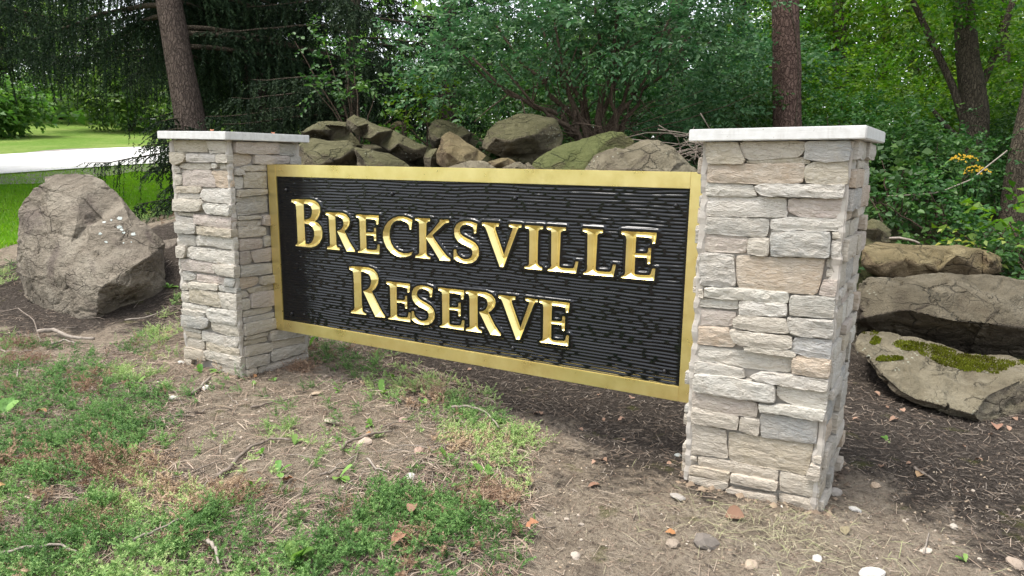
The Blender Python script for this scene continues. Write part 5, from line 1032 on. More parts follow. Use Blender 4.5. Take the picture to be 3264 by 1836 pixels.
# undergrowth on the right bank
for k, (u, v, D, r, lf, mt, n, lab) in enumerate([(2860, 610, 7.3, .35, .06, 'leaf_mid', 70, 'leafy weeds growing behind the small dark rock'), (2990, 620, 7.4, .35, .055, 'leaf_mid', 80, 'leafy weeds above the tan slab'), (3080, 700, 7.2, .3, .06, 'leaf_mid', 60, 'low ivy like plant behind the tan slab'),
        (3220, 700, 6.7, .28, .10, 'leaf_bright', 34, 'large leaved bright plant at the right edge'), (3190, 800, 6.6, .25, .05, 'leaf_mid', 60, 'small dark leaved plant right of the tan slab'), (2820, 560, 7.6, .3, .09, 'leaf_mid', 36, 'broad leaved plant beside the right pillar cap'), (2940, 500, 8.3, .4, .06, 'leaf_mid', 80, 'leafy clump below the leaning thin limb'), (3290, 830, 6.3, .3, .06, 'leaf_mid', 60, 'low plant at the right edge behind the grey boulder'), (3020, 560, 8.0, .4, .05, 'leaf_mid', 90, 'narrow leaved clump under the goldenrod')]):
    shrub('undergrowth_plant', lab, u, v + 60, D, [((u, v, D), (r, r, r * .6)), ((u - 40, v + 30, D), (r * .7, r * .7, r * .4))], n, lf, mt, 200 + k, .75, 'plants on the right bank', 6, 0.0, 6)
shrub('pokeweed', 'pale yellow leaved plant behind the tan slab', 3150, 800, 6.45, [((3105, 770, 6.4), (.09, .09, .08)), ((3145, 800, 6.35), (.09, .09, .07))], 8, .085, 'leaf_yellow', 230, .55, None, 4, 0.0, 4, .5)
# goldenrod
b = base_at(3080, 640, 7.7, 0); root = tree_root('goldenrod', b, 'goldenrod with drooping yellow flower plumes before the forked trunk', 'plant'); rng = np.random.default_rng(9); st = MB(); fl = []
for u, v in [(3065, 495), (3090, 500), (3110, 530), (3050, 505), (3100, 545), (3130, 540)]:
    tip = at(u, v, 7.6) - b; L = bend((rng.normal(0, .05), rng.normal(0, .05), 0), tip, 6, .02, rng, .06); st.tube(L, np.linspace(.005, .003, 6), 4, False)
    fm = MB(); fl.append(fm)
    for j in range(26):
        s = rng.random(); q = tip + np.array([s * .10 * rng.choice([-1, 1]), rng.normal(0, .02), -.05 * s * s + rng.normal(0, .006)]); fm.tube([q, q + np.array([0, 0, .012])], [.007, .004], 4)
st.build('stems', MAT['weed'], root); [tag(f.build('flower_plume', MAT['goldenrod'], root), kind='stuff') for f in fl]
# fallen brush lying behind the pale rock, and dry vines on the right bank
def stick_thing(name, label, pts, rad, mat, group=None, rough=0.0, forks=(), cat='branch'):
    pts = np.array(pts, float); b = pts[0].copy(); mb = MB(); mb.tube(pts - b, rad, 7, True, rough)
    for f in forks: mb.tube(np.array(f) - b, np.linspace(rad[0] * .5 if hasattr(rad, '__len__') else rad * .5, .002, len(f)), 5)
    o = mb.build(name, MAT[mat], None, True); o.location = b; return tag(o, label, cat, group)
rng = np.random.default_rng(77); 
for k in range(34):
    u, v = 2235 + rng.normal(0, 40), 480 + rng.normal(0, 22); p = at(u, v, 6.9 + rng.normal(0, .15)); d = np.array([rng.normal(0, .35), rng.normal(0, .2), rng.normal(-.02, .10)])
    stick_thing('brush_stick', 'thin dry stick in the tangle between pale rock and right pillar', bend(p - d, p + d, 6, .06, rng, .12), np.linspace(.006, .003, 6), 'twig', 'dry sticks tangled by the pale rock')
p0, p1, p2, p3 = at(2830, 625, 7.0), at(2980, 615, 7.1), at(3100, 570, 7.2), at(3210, 480, 7.3)
stick_thing('dry_vine', 'long dry vine arching over the undergrowth on the right bank', np.vstack([bend(p0, p1, 5, 0, rng, .04), bend(p1, p2, 5, -.02, rng, .04)[1:], bend(p2, p3, 5, 0, rng, .04)[1:]]), .007, 'twig_pale')
p0, p1 = at(2835, 760, 6.6), at(2932, 776, 6.4); stick_thing('fallen_branch', 'pale curved dead branch lying behind the tan slab', bend(p0, p1, 7, .08, rng, .05), np.linspace(.014, .008, 7), 'twig_pale')
p0, p1 = at(2740, 560, 7.0), at(2600, 540, 7.4)

# ------------------------------------------------------------------ far woods all round (one mass), lawn-side bright trees
def far_trees():
    labs = ['far pale green tree above the lawn at the left edge', 'far low bush at the lawn edge, left', 'far tree seen between the hanging spruce boughs', 'far bright tree left of the leaning spruce trunk', 'far bright tree right of the leaning spruce trunk']
    for k, (u, v, D, w, h, mt) in enumerate([(30, 400, 42, 4.0, 7.5, 'leaf_far'), (-40, 385, 30, 2.0, 2.4, 'leaf_far'), (200, 400, 48, 4.0, 8.0, 'leaf_far'), (420, 400, 38, 3.2, 5.0, 'leaf_far'), (760, 420, 34, 3.0, 5.0, 'leaf_far')]):
        p = at(u, v, D); b = np.array([p[0], p[1], hz(p[0], p[1])]); root = tree_root('distant_tree', b, labs[k], 'tree', 'trees beyond the lawn'); rng = np.random.default_rng(300 + k)
        me, P, R = trunk_mesh([np.zeros(3), (0, 0, h * .5), (.2, 0, h * .9)], [.22, .16, .05], 10, .05, k, .4); obj('trunk', me, MAT['bark_dark'], root)
        es = [(np.array([rng.normal(0, .35) * w, rng.normal(0, .35) * w, h * rng.uniform(.25, .9)]), (w * .5, w * .5, h * .18)) for _ in range(11)]
        leafy('crown', rng, es, 1500, 6, .9, .26, .6, MAT[mt], root, .3, .2, .25, .5)
far_trees()
rng = np.random.default_rng(55); ths = rng.uniform(0, 2 * math.pi, 9000); rad = rng.uniform(46, 66, 9000) + 8 * np.sin(ths * 7)
cx, cy = 0.0, 0.0; X = cx + rad * np.cos(ths); Yy = cy + rad * np.sin(ths); hmax = 9 + 3.0 * np.sin(ths * 9 + 1) + 2.0 * np.sin(ths * 23); zz = height(np.column_stack([X, Yy])) + hmax * rng.random(9000) ** 1.1
# open sky over the lawn and road to the left
ang = np.degrees(ths) % 360; gapm = (ang > 140) & (ang < 178); zz = np.where(gapm, height(np.column_stack([X, Yy])) + 2.6 * rng.random(9000), zz)
C = np.column_stack([X, Yy, zz]); V, F, var = spray_leaves(rng, C, rng.normal(0, 1, C.shape) + np.array([0, 0, .3]), 7, 1.8, .75, .7, .3)
tag(obj('distant_woodland', mesh_np('distant_woodland', V, F, False, var), MAT['leaf_far']), 'far woodland closing the view all round', 'woodland', kind='stuff')

# ------------------------------------------------------------------ ground cover and litter
from mathutils.bvhtree import BVHTree
def gpoly(q): return np.array([onz(u, v)[:2] for u, v in q])
J_MAIN = gpoly([(-900, 1150), (0, 1130), (330, 1130), (480, 1160), (600, 1330), (560, 1430), (640, 1520), (1000, 1570), (1180, 1500), (1340, 1470), (1390, 1380), (1330, 1300), (1180, 1260), (1100, 1180), (950, 1130), (990, 1085), (1250, 1130), (1560, 1240), (1640, 1320), (1760, 1370), (1690, 1500), (1730, 1600), (1650, 1836), (1640, 2300), (-900, 2300)])
J_LEFT = np.array([(-8.5, .9), (-6.4, 1.0), (-5.2, .7), (-5.0, -.3), (-6.5, -.9), (-9, -.5)])
J_MID = gpoly([(330, 1090), (470, 1050), (550, 985), (600, 1000), (600, 1130), (480, 1160), (330, 1140)])
J_UP = gpoly([(-700, 1060), (0, 1045), (330, 1100), (500, 1120), (560, 1170), (640, 1260), (620, 1330), (480, 1160), (330, 1130), (0, 1130), (-700, 1160)])
J_PATCH = gpoly([(480, 1160), (1000, 1150), (1330, 1290), (1400, 1390), (1340, 1480), (1000, 1580), (640, 1530), (550, 1420), (600, 1330)])
J_BACK = np.array([(-7.2, 1.8), (-5.0, 2.0), (-3.0, 2.4), (-3.4, 4.0), (-6.0, 4.2), (-8.2, 3.6)])
def sample_in(poly, dens, rng):
    lo, hi = poly.min(0), poly.max(0); n = int(np.prod(hi - lo) * dens); P = lo + rng.random((n, 2)) * (hi - lo); return P[inside(P, poly)]
def in_view(P, z=0.0, marg=750):
    q, d = pix(np.column_stack([P, np.full(len(P), z)])); return (d > 0.8) & (q[:, 0] > -marg) & (q[:, 0] < 3264 + marg) & (q[:, 1] > -marg) & (q[:, 1] < 1836 + marg)
rng = np.random.default_rng(91)
def clear_pillars(P):
    k = np.ones(len(P), bool)
    for p in PIL.values(): k &= ~((np.abs(P[:, 0] - p['c'][0]) < .33) & (np.abs(P[:, 1] - p['c'][1]) < .33))
    return k
def juniper_tufts():
    out = []
    for poly, dn in ((J_MAIN, 800), (J_LEFT, 420), (J_MID, 650), (J_BACK, 300), (J_UP, 330), (J_PATCH, 55)):
        P = sample_in(poly, dn, rng); P = P[in_view(P)]; P = P[clear_pillars(P)]
        e = edge_dist(P, [poly]); n1 = fbm(P, 2.3, 3, 21) + 0.35 * fbm(P, 9, 2, 22)
        keep = rng.random(len(P)) < np.clip(.80 + 1.5 * n1, .2, 1) * np.clip(.22 + e / 0.45, 0, 1); d = np.hypot(P[:, 0] - CAM_POS[0], P[:, 1] - CAM_POS[1]); keep &= rng.random(len(P)) < np.clip(3.8 / d, .35, 1)
        out.append((P[keep], np.clip(e[keep] / 0.3, 0.3, 1)))
    return np.concatenate([o[0] for o in out]), np.concatenate([o[1] for o in out])
def needles(P, A, L, k, nl, nw, rng, spread=.95):
    """feathery branchlets: P (m,3) roots, A (m,3) axis, length L; k needles each"""
    m = len(P); A = unit(A); S = unit(np.cross(A, rng.normal(0, 1, A.shape))); T = np.cross(A, S)
    s = (np.arange(k) + .5) / k * np.ones((m, 1)); ph = np.arange(k) * 2.4 + rng.uniform(0, 6.28, (m, 1))
    Q = P[:, None] + A[:, None] * (s * L[:, None])[..., None]; Q[..., 2] -= 0.2 * L[:, None] * s ** 2
    d = A[:, None] * .6 + (S[:, None] * np.cos(ph)[..., None] + T[:, None] * np.sin(ph)[..., None]) * spread
    d = unit(d); sd = unit(np.cross(d, A[:, None] + rng.normal(0, .3, d.shape))); ln = nl * rng.uniform(.7, 1.25, (m, k))[..., None] * (1.15 - .55 * s[..., None])
    Q = Q.reshape(-1, 3); d = d.reshape(-1, 3); sd = sd.reshape(-1, 3); ln = ln.reshape(-1, 1)
    V = np.stack([Q - sd * nw, Q + sd * nw, Q + d * ln], 1).reshape(-1, 3); return V, np.arange(3 * m * k).reshape(-1, 3)
TP, TE = juniper_tufts(); NS = 6; KN = 16
deadT = ((fbm(TP, 1.9, 2, 44) > .34) & (rng.random(len(TP)) < .55)) | (rng.random(len(TP)) < .06)
yel = np.clip(1.6 * fbm(TP, 1.2, 2, 51), -.25, .45)
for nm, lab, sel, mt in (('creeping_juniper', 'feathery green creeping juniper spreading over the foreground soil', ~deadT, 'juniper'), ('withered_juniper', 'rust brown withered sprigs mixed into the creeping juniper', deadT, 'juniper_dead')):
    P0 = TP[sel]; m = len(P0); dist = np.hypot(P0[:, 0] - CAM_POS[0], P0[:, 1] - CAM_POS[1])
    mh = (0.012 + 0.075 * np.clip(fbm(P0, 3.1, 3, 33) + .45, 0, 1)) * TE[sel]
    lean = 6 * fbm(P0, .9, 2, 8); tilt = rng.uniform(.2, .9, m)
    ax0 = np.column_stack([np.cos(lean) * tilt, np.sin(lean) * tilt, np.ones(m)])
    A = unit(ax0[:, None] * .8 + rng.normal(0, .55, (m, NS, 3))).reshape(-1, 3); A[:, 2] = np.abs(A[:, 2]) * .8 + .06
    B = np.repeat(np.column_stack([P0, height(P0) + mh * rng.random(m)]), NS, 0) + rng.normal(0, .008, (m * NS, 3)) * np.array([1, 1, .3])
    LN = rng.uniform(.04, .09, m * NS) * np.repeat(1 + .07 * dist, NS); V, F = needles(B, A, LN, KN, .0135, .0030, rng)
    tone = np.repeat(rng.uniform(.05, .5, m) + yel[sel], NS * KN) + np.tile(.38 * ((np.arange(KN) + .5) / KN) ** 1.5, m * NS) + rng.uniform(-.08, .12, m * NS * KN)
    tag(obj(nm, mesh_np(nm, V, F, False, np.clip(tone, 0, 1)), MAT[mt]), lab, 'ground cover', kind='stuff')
# woody stems of the juniper, arching just above the soil
q = np.concatenate([sample_in(J_MAIN, 230, rng), sample_in(J_MID, 160, rng), sample_in(J_PATCH, 110, rng), sample_in(J_UP, 150, rng)]); q = q[in_view(q) & clear_pillars(q)]; q = q[fbm(q, 2.3, 3, 21) < .25]; st = MB()
for x, y in q[:2200]:
    a = 6 * float(fbm(np.array([[x, y]]), .9, 2, 8)[0]) + rng.normal(0, .7); L = rng.uniform(.06, .22); t = np.linspace(-.5, .5, 5); px_ = x + np.cos(a) * t * L + rng.normal(0, .008, 5); py_ = y + np.sin(a) * t * L + rng.normal(0, .008, 5)
    st.tube(np.column_stack([px_, py_, np.full(5, hz(x, y)) + .006 + rng.uniform(.005, .035) * (1 - 4 * t * t)]), np.linspace(rng.uniform(.0018, .004), .0012, 5), 3, False)
tag(st.build('juniper_stems', MAT['twig'], None, True), 'tangle of thin grey brown juniper stems among the green sprigs', 'stems', kind='stuff')
# thin brown stems and needles lying under the juniper
def flat_bits(P, z, L, W, rng, tilt=.25, ang=None):
    n = len(P); a = rng.uniform(0, 6.28, n) if ang is None else ang; d = np.column_stack([np.cos(a), np.sin(a), rng.normal(0, tilt, n)]); d = unit(d); s = unit(np.cross(d, np.column_stack([rng.normal(0, .4, (n, 2)), np.ones(n)])))
    c = np.column_stack([P, z]); L = L[:, None] * .5; W = W[:, None] * .5; bow = np.column_stack([np.zeros((n, 2)), np.abs(rng.normal(0, .12, n))]) * L
    V = np.stack([c - d * L - s * W * .6, c - s * W + bow, c + d * L - s * W * .5, c + d * L + s * W * .5, c + s * W + bow, c - d * L + s * W * .6], 1).reshape(-1, 3)
    b = (np.arange(n) * 6)[:, None]; F = np.concatenate([b + np.array([[0, 1, 4, 5]]), b + np.array([[1, 2, 3, 4]])], 1).reshape(-1, 4); return V, F
def scatter(name, label, P, lz, L, W, mt, var=None, tilt=.25, one=False):
    P = P[clear_pillars(P)]; n = len(P); L = L[:n]; W = W[:n]; z = height(P) + lz * rng.random(n) + .003
    V, F = flat_bits(P, z, L, W, rng, tilt); var = rng.random(n) if var is None else var[:n]; rep = 2
    if one: V = V.reshape(-1, 6, 3)[:, [0, 2, 3, 5]].reshape(-1, 3); F = (np.arange(n) * 4)[:, None] + np.array([[0, 1, 2, 3]]); rep = 1
    return tag(obj(name, mesh_np(name, V, F, False, np.repeat(var, rep)), MAT[mt]), label, 'litter', kind='stuff')
P = np.concatenate([sample_in(J_MAIN, 2200, rng), sample_in(J_MID, 900, rng), sample_in(J_LEFT, 250, rng), sample_in(J_PATCH, 420, rng), sample_in(J_UP, 900, rng)]); P = P[in_view(P)]; n = len(P)
scatter('needle_litter', 'brown dead stems and needles lying beneath the juniper', P, .02, rng.uniform(.03, .15, n), rng.uniform(.002, .006, n), 'litter', tilt=.14)
SOIL_V = gpoly([(-300, 1000), (800, 1000), (1700, 1150), (3300, 1250), (3700, 1500), (3700, 2200), (-600, 2200)])
P = sample_in(SOIL_V, 600, rng); P = P[in_view(P)]; n = len(P)
scatter('dry_straw', 'scattered bits of dry stalk lying on the bare soil', P, .010, rng.uniform(.02, .09, n), rng.uniform(.0014, .0045, n), 'litter', tilt=.12, one=True)
M1 = np.array(MULCH); P = sample_in(M1, 1500, rng); P = P[in_view(P) & (P[:, 1] < 3.0)]; n = len(P)
M2 = np.array(MULCH2); P2 = sample_in(M2, 500, rng); P2 = P2[in_view(P2)]; P = np.concatenate([P, P2]); n = len(P)
scatter('bark_mulch', 'dark shredded bark mulch under and behind the sign', P, .012, rng.uniform(.010, .045, n), rng.uniform(.003, .008, n), 'chips', rng.random(n) ** 1.6, .2, True)
# the mulch thins out over the tan soil in front
FR = gpoly([(1650, 1400), (2200, 1500), (3264, 1500), (3700, 1900), (3300, 2100), (1650, 2100)]); P = sample_in(FR, 330, rng); P = P[in_view(P)]; n = len(P)
scatter('scattered_chips', 'loose bark chips strewn over the tan soil in front', P, .006, rng.uniform(.010, .04, n), rng.uniform(.003, .008, n), 'chips', rng.random(n), .15, True)
# crumbs of soil and grit
P = sample_in(gpoly([(400, 1150), (1100, 1180), (1500, 1300), (2100, 1500), (3264, 1450), (3700, 1700), (3400, 2100), (300, 2100)]), 800, rng); P = P[in_view(P) & clear_pillars(P)]; n = len(P)
r_ = (.002 + .0055 * rng.random(n) ** 3)[:, None]; c = np.column_stack([P, height(P) + .001]); oc = np.array([(1, 0, 0), (0, 1, 0), (-1, 0, 0), (0, -1, 0), (0, 0, .8)])
V = (c[:, None] + (oc[None] + rng.normal(0, .3, (n, 5, 3))) * r_[:, None]).reshape(-1, 3); b = (np.arange(n) * 5)[:, None]
F = np.concatenate([b + np.array([[0, 1, 4]]), b + np.array([[1, 2, 4]]), b + np.array([[2, 3, 4]]), b + np.array([[3, 0, 4]])], 1).reshape(-1, 3)
tag(obj('soil_crumbs', mesh_np('soil_crumbs', V, F, False, np.repeat(rng.random(n) ** 1.3, 4)), MAT['crumb']), 'crumbs of earth and grit on the bare soil', 'soil', kind='stuff')
# earth banked up against the feet of the pillars
Q = []
for p in PIL.values():
    for k in range(260):
        w_ = rng.choice(4); t = rng.uniform(-.34, .34); o_ = .315 + abs(rng.normal(0, .03)); x, y = [(t, -o_), (o_, t), (t, o_), (-o_, t)][w_]; Q.append((p['c'][0] + x, p['c'][1] + y))
Q = np.array(Q); n = len(Q); r_ = (.006 + .016 * rng.random(n) ** 2)[:, None]; c = np.column_stack([Q, height(Q) + .002])
V = (c[:, None] + (oc[None] + rng.normal(0, .25, (n, 5, 3))) * r_[:, None]).reshape(-1, 3); b = (np.arange(n) * 5)[:, None]
F = np.concatenate([b + np.array([[0, 1, 4]]), b + np.array([[1, 2, 4]]), b + np.array([[2, 3, 4]]), b + np.array([[3, 0, 4]])], 1).reshape(-1, 3)
tag(obj('earth_clods', mesh_np('earth_clods', V, F, False, np.repeat(rng.random(n) * .6, 4)), MAT['crumb']), 'loose earth clods banked against the pillar feet', 'soil', kind='stuff')
# dry grass clippings around the foot of the right pillar
cpx = gpoly([(2480, 1690)])[0]; P = np.concatenate([cpx + rng.normal(0, 1, (520, 2)) * np.array([.20, .13]), cpx + rng.normal(0, 1, (420, 2)) * np.array([.4, .25])]); n = len(P)
scatter('dry_grass', 'pale dry grass clippings before the foot of the right pillar', P, .02, rng.uniform(.03, .11, n), rng.uniform(.001, .0022, n), 'straw', tilt=.22)
# lawn grass
LP = np.column_stack([rng.uniform(-15.2, -6.8, 150000), rng.uniform(-3, 11, 150000)]); LP = LP[(lawn_w(LP) + .25 * fbm(LP, 1.5, 2, 3) > .5) & in_view(LP, .4, 200)]; n = len(LP)
rd = np.hypot(LP[:, 0] - CAM_POS[0], LP[:, 1] - CAM_POS[1]); c = np.column_stack([LP, height(LP)]); a = rng.uniform(0, 6.28, n); s = np.column_stack([np.cos(a), np.sin(a), np.zeros(n)]) * .008
tip = c + np.column_stack([rng.normal(0, .025, (n, 2)), rng.uniform(.04, .085, n)]); V = np.stack([c - s, c + s, tip], 1).reshape(-1, 3)
tag(obj('lawn_grass', mesh_np('lawn_grass', V, np.arange(3 * n).reshape(-1, 3), False, np.clip(rng.random(n) * .6 + .4 * (fbm(LP, .7, 3, 2) + .5), 0, 1)), MAT['grass']), 'bright green mown lawn grass left of the sign', 'grass', kind='stuff')

# ------------------------------------------------------------------ moss carpet and lichen on the rocks
def bvh_of(o):
    me = o.data; V = [tuple(v.co + o.location) for v in me.vertices]; return BVHTree.FromPolygons(V, [tuple(p.vertices) for p in me.polygons])
def cast(b, u, v):
    d = Vector(ray(u, v)).normalized(); return b.ray_cast(Vector(CAM_POS), d)
slab = BOULDERS[2]; bv = bvh_of(slab); PP, NN = [], []
for poly, cnt in ((ZR([(365,850),(420,830),(560,850),(700,870),(900,930),(1100,950),(1290,975),(1290,1005),(1200,1015),(1090,1065),(960,1048),(850,1043),(730,1005),(640,955),(500,912),(400,885)]), 9000), (ZR([(215,860),(290,810),(330,830),(320,860),(240,880)]), 500), (ZR([(275,960),(330,940),(470,940),(475,965),(370,980),(300,975)]), 700), (ZR([(190,790),(290,765),(335,790),(310,805),(220,808)]), 300)):
    q = np.array(poly); lo, hi = q.min(0), q.max(0); S_ = lo + rng.random((cnt * 2, 2)) * (hi - lo); ok = inside(S_, q) & ((edge_dist(S_, [q]) + 14 * fbm(S_, .045, 3, 4)) > 1.0) & (rng.random(len(S_)) < np.clip(1.0 + 1.5 * fbm(S_, .03, 3, 9), .2, 1))
    for u, v in S_[ok][:cnt]:
        h_ = cast(bv, u, v)
        if h_[0] is not None: PP.append(h_[0]); NN.append(h_[1])
PP = np.array(PP); NN = np.array(NN); n = len(PP); d = unit(NN * .6 + np.array([0, 0, .5]) + rng.normal(0, .45, (n, 3))); s = unit(np.cross(d, rng.normal(0, 1, d.shape))) * .0055; lift = NN * (.002 + .007 * np.clip(fbm(PP, 9, 2, 3) + .4, 0, 1))[:, None]
V = np.stack([PP - s + lift * .3, PP + s + lift * .3, PP + lift + d * (.005 + .008 * rng.random(n))[:, None]], 1).reshape(-1, 3) - np.array(slab.location)
o = obj('moss', mesh_np('moss', V, np.arange(3 * n).reshape(-1, 3), False, np.clip(rng.random(n) * .5 + .75 * fbm(PP, 5, 3, 1) + .2, 0, 1)), MAT['moss'], slab); tag(o, kind='stuff'); o['label'] = 'yellow green moss carpet'
MAT['lichen'] = m_plain('lichen', (0.30, 0.33, 0.31), (0.46, 0.49, 0.45), 60)
big = BOULDERS[0]; bv = bvh_of(big)
for u, v, r in [(955,440,26),(830,472,14),(950,510,26),(970,530,16),(985,555,16),(1060,567,24),(798,562,16),(845,628,16),(985,637,8),(1045,630,8),(885,455,12)]:
    u, v = u * .4003, 520 + v * .4003; r = r * .4003; h0 = cast(bv, u, v)
    if h0[0] is None: continue
    V = [h0[0] + h0[1] * .004]; 
    for a in np.linspace(0, 2 * math.pi, 12, endpoint=False):
        rr = r * rng.uniform(.6, 1.15); h_ = cast(bv, u + rr * math.cos(a), v + rr * .62 * math.sin(a)); V.append((h_[0] + h_[1] * .003) if h_[0] is not None else V[0])
    V = np.array([tuple(x) for x in V]); c0 = V[0].copy(); o = obj('lichen_patch', mesh_np('lichen_patch', V - c0, [(0, 1 + (i + 1) % 12, 1 + i) for i in range(12)], True), MAT['lichen'], big); o.location = Vector(c0) - big.location

# ------------------------------------------------------------------ single things lying on the ground
def gpt(u, v): p = onz(u, v, -0.14); return np.array([p[0], p[1], hz(p[0], p[1])])
def pebble_mesh(seed, flat=.6):
    r = np.random.default_rng(seed); bm = bmesh.new(); bmesh.ops.create_icosphere(bm, subdivisions=2, radius=1.0); me = bpy.data.meshes.new('pebble')
    for v in bm.verts:
        c = np.array(v.co)[None]; k = 1 + .28 * float(vnoise(c, 1.3, seed)[0]) + .12 * float(vnoise(c, 3.0, seed + 1)[0]); v.co = Vector((v.co.x * k * 1.25, v.co.y * k, v.co.z * k * flat))
    bm.to_mesh(me); bm.free(); return me
PEB = [('white pebble near the right front corner of the near pillar', 2727, 1618, .022, (.62, .60, .56)), ('white rounded stone at the bottom edge below the near pillar', 2782, 1822, .040, (.70, .68, .63)), ('tan stone on the soil at the bottom, right of centre', 2395, 1793, .026, (.42, .31, .21)), ('dark clod of earth before the near pillar', 2252, 1722, .042, (.075, .058, .048)),
  ('rounded brown stone left of the dark clod', 2143, 1725, .027, (.30, .225, .16)), ('small white pebble below the dry grass', 2604, 1764, .018, (.66, .64, .6)), ('tan stone right of the near pillar foot', 2792, 1544, .022, (.46, .32, .20)), ('pale stone beside the juniper edge at the bottom', 1836, 1751, .020, (.5, .42, .34)), ('flat grey chip left of the near pillar foot', 2162, 1580, .032, (.36, .33, .30)),
  ('white pebble in front of the left pillar', 553, 1274, .026, (.66, .64, .58)), ('small white pebble by the dead stick before the left pillar', 655, 1243, .022, (.7, .68, .62)), ('grey pebble amid the bare soil patch', 758, 1547, .022, (.52, .49, .44)), ('tan pinkish stone among the twigs under the sign', 1164, 1408, .034, (.50, .38, .29)), ('white stone in the juniper below the sign', 1307, 1507, .022, (.66, .63, .57)),
  ('reddish stone at the right of the bare patch', 1286, 1336, .030, (.36, .21, .165)), ('brown stone left among the juniper', 373, 1411, .026, (.33, .25, .19)), ('flat pale shard lying on the bare patch', 1059, 1349, .038, (.55, .46, .35)), ('reddish brown stone at the juniper edge', 1335, 1436, .026, (.42, .25, .175)), ('tan flat stone behind the bare patch', 1009, 1252, .032, (.45, .33, .21)),
  ('grey stone touching the right side of the near pillar', 2660, 1565, .03, (.36, .32, .28)), ('small bluish pebble left of the near pillar', 2162, 1438, .018, (.34, .38, .36)), ('pale pebble at the bottom right soil', 3040, 1670, .018, (.5, .45, .38)), ('brown stone at the lower right corner', 3240, 1790, .03, (.34, .25, .18)), ('pale chip right of the bottom white stone', 2950, 1745, .02, (.55, .48, .4)), ('small white pebble close before the left pillar corner', 580, 1165, .02, (.68, .66, .6))]
for k, (lab, u, v, r, col) in enumerate(PEB):
    p = gpt(u, v); col = tuple(.72 * x for x in col); o = obj('pebble', pebble_mesh(k + 3, .35 if ('flat' in lab or 'chip' in lab or 'shard' in lab) else .65), MAT['pebble'], None, col); o.scale = (r, r, r); o.location = (p[0], p[1], p[2] + r * .25); o.rotation_euler = (rng.normal(0, .2), rng.normal(0, .2), rng.uniform(0, 6.28)); tag(o, lab, 'stone', 'stones on the ground')
# grit-sized stones, nothing tells them apart
gm = [pebble_mesh(60 + k) for k in range(4)]; GS = sample_in(gpoly([(500, 1200), (1300, 1300), (2000, 1560), (3264, 1500), (3264, 1836), (1700, 1836), (1000, 1560)]), 26, rng)
for k, q in enumerate(GS[:70]):
    r = rng.uniform(.004, .010); o = obj('small_pebble', gm[k % 4], MAT['pebble'], None, np.array((.34, .28, .22)) * rng.uniform(.6, 1.3)); o.scale = (r, r, r); o.location = (q[0], q[1], hz(*q) + r * .3); o.rotation_euler = (0, 0, rng.uniform(0, 6.28)); tag(o, 'tiny pale pebble strewn on the bare soil', 'stone', 'tiny pebbles on the soil')
# fallen leaves
def leaf_mesh(seed):
    r = np.random.default_rng(seed); k = 7; t = np.linspace(0, 1, k); w = .34 * np.sin(math.pi * t ** .8) ** .8; z = .22 * r.uniform(.3, 1.2) * np.sin(math.pi * t) + .06 * r.normal(0, 1, k) * np.sin(math.pi * t); cu = r.uniform(.2, .8)
    V = np.concatenate([np.column_stack([t, np.zeros(k), z]), np.column_stack([t, w, z + w * cu]), np.column_stack([t, -w, z + w * cu * r.uniform(.2, 1)])]); F = [(i, i + 1, k + i + 1, k + i) for i in range(k - 1)] + [(i + 1, i, 2 * k + i, 2 * k + i + 1) for i in range(k - 1)]
    return mesh_np('fallen_leaf', V, F, True)
LM = [leaf_mesh(k) for k in range(6)]
LEAF = [('curled yellowish leaf on the dark mulch right of the near pillar', 2924, 1515, .07, (.48, .33, .16)), ('orange leaf on the soil left of the dark clod', 2155, 1690, .045, (.50, .20, .04)), ('grey green leaf on the soil right of the near pillar', 2698, 1696, .055, (.20, .26, .16)), ('dark brown crumpled leaf at the foot of the near pillar', 2314, 1628, .10, (.12, .065, .05)), ('rust leaf on the juniper at the bottom', 1290, 1720, .08, (.26, .12, .07)), ('brown curled leaf in the lower juniper', 1310, 1650, .07, (.20, .11, .08)),
  ('reddish leaf by the right edge below the mossy slab', 3180, 1365, .09, (.25, .13, .10)), ('pale brown leaf under the sign', 2010, 1270, .06, (.30, .21, .17)), ('pale pinkish leaf on the mulch under the sign', 1970, 1325, .05, (.42, .28, .22)), ('orange leaf in front of the left pillar corner', 820, 1205, .05, (.55, .25, .08)), ('brown leaf on the bare patch', 940, 1525, .07, (.33, .16, .08)), ('orange brown leaf at the left juniper', 150, 1325, .07, (.38, .18, .08)), ('dry leaf at the bottom edge left of centre', 640, 1640, .08, (.38, .21, .11)), ('reddish leaf right of the bare patch', 1165, 1385, .05, (.48, .24, .08)),
  ('orange leaf at the edge of the juniper and soil', 1675, 1690, .06, (.40, .15, .06)), ('brown leaf on the mulch left of the near pillar', 1915, 1530, .07, (.19, .10, .075)), ('tan leaf on the mulch by the mossy slab', 2860, 1340, .06, (.30, .20, .15)), ('yellow leaf on the left juniper', 20, 1560, .05, (.5, .32, .1))]
for k, (lab, u, v, L, col) in enumerate(LEAF):
    p = gpt(u, v); col = .5 * np.array(col) + .5 * np.array((.20, .12, .08)); o = obj('fallen_leaf', LM[k % 6], MAT['dryleaf'], None, col); o.scale = (L, L, L); o.location = (p[0], p[1], p[2] + (.05 if 'juniper' in lab else .006)); o.rotation_euler = (rng.normal(0, .25), rng.normal(0, .2), rng.uniform(0, 6.28)); tag(o, lab, 'leaf', 'fallen leaves')
P = np.concatenate([sample_in(M1, 6, rng), sample_in(FR, 5, rng)]); P = P[in_view(P, 0, 50) & clear_pillars(P) & (P[:, 1] < 2.6)]
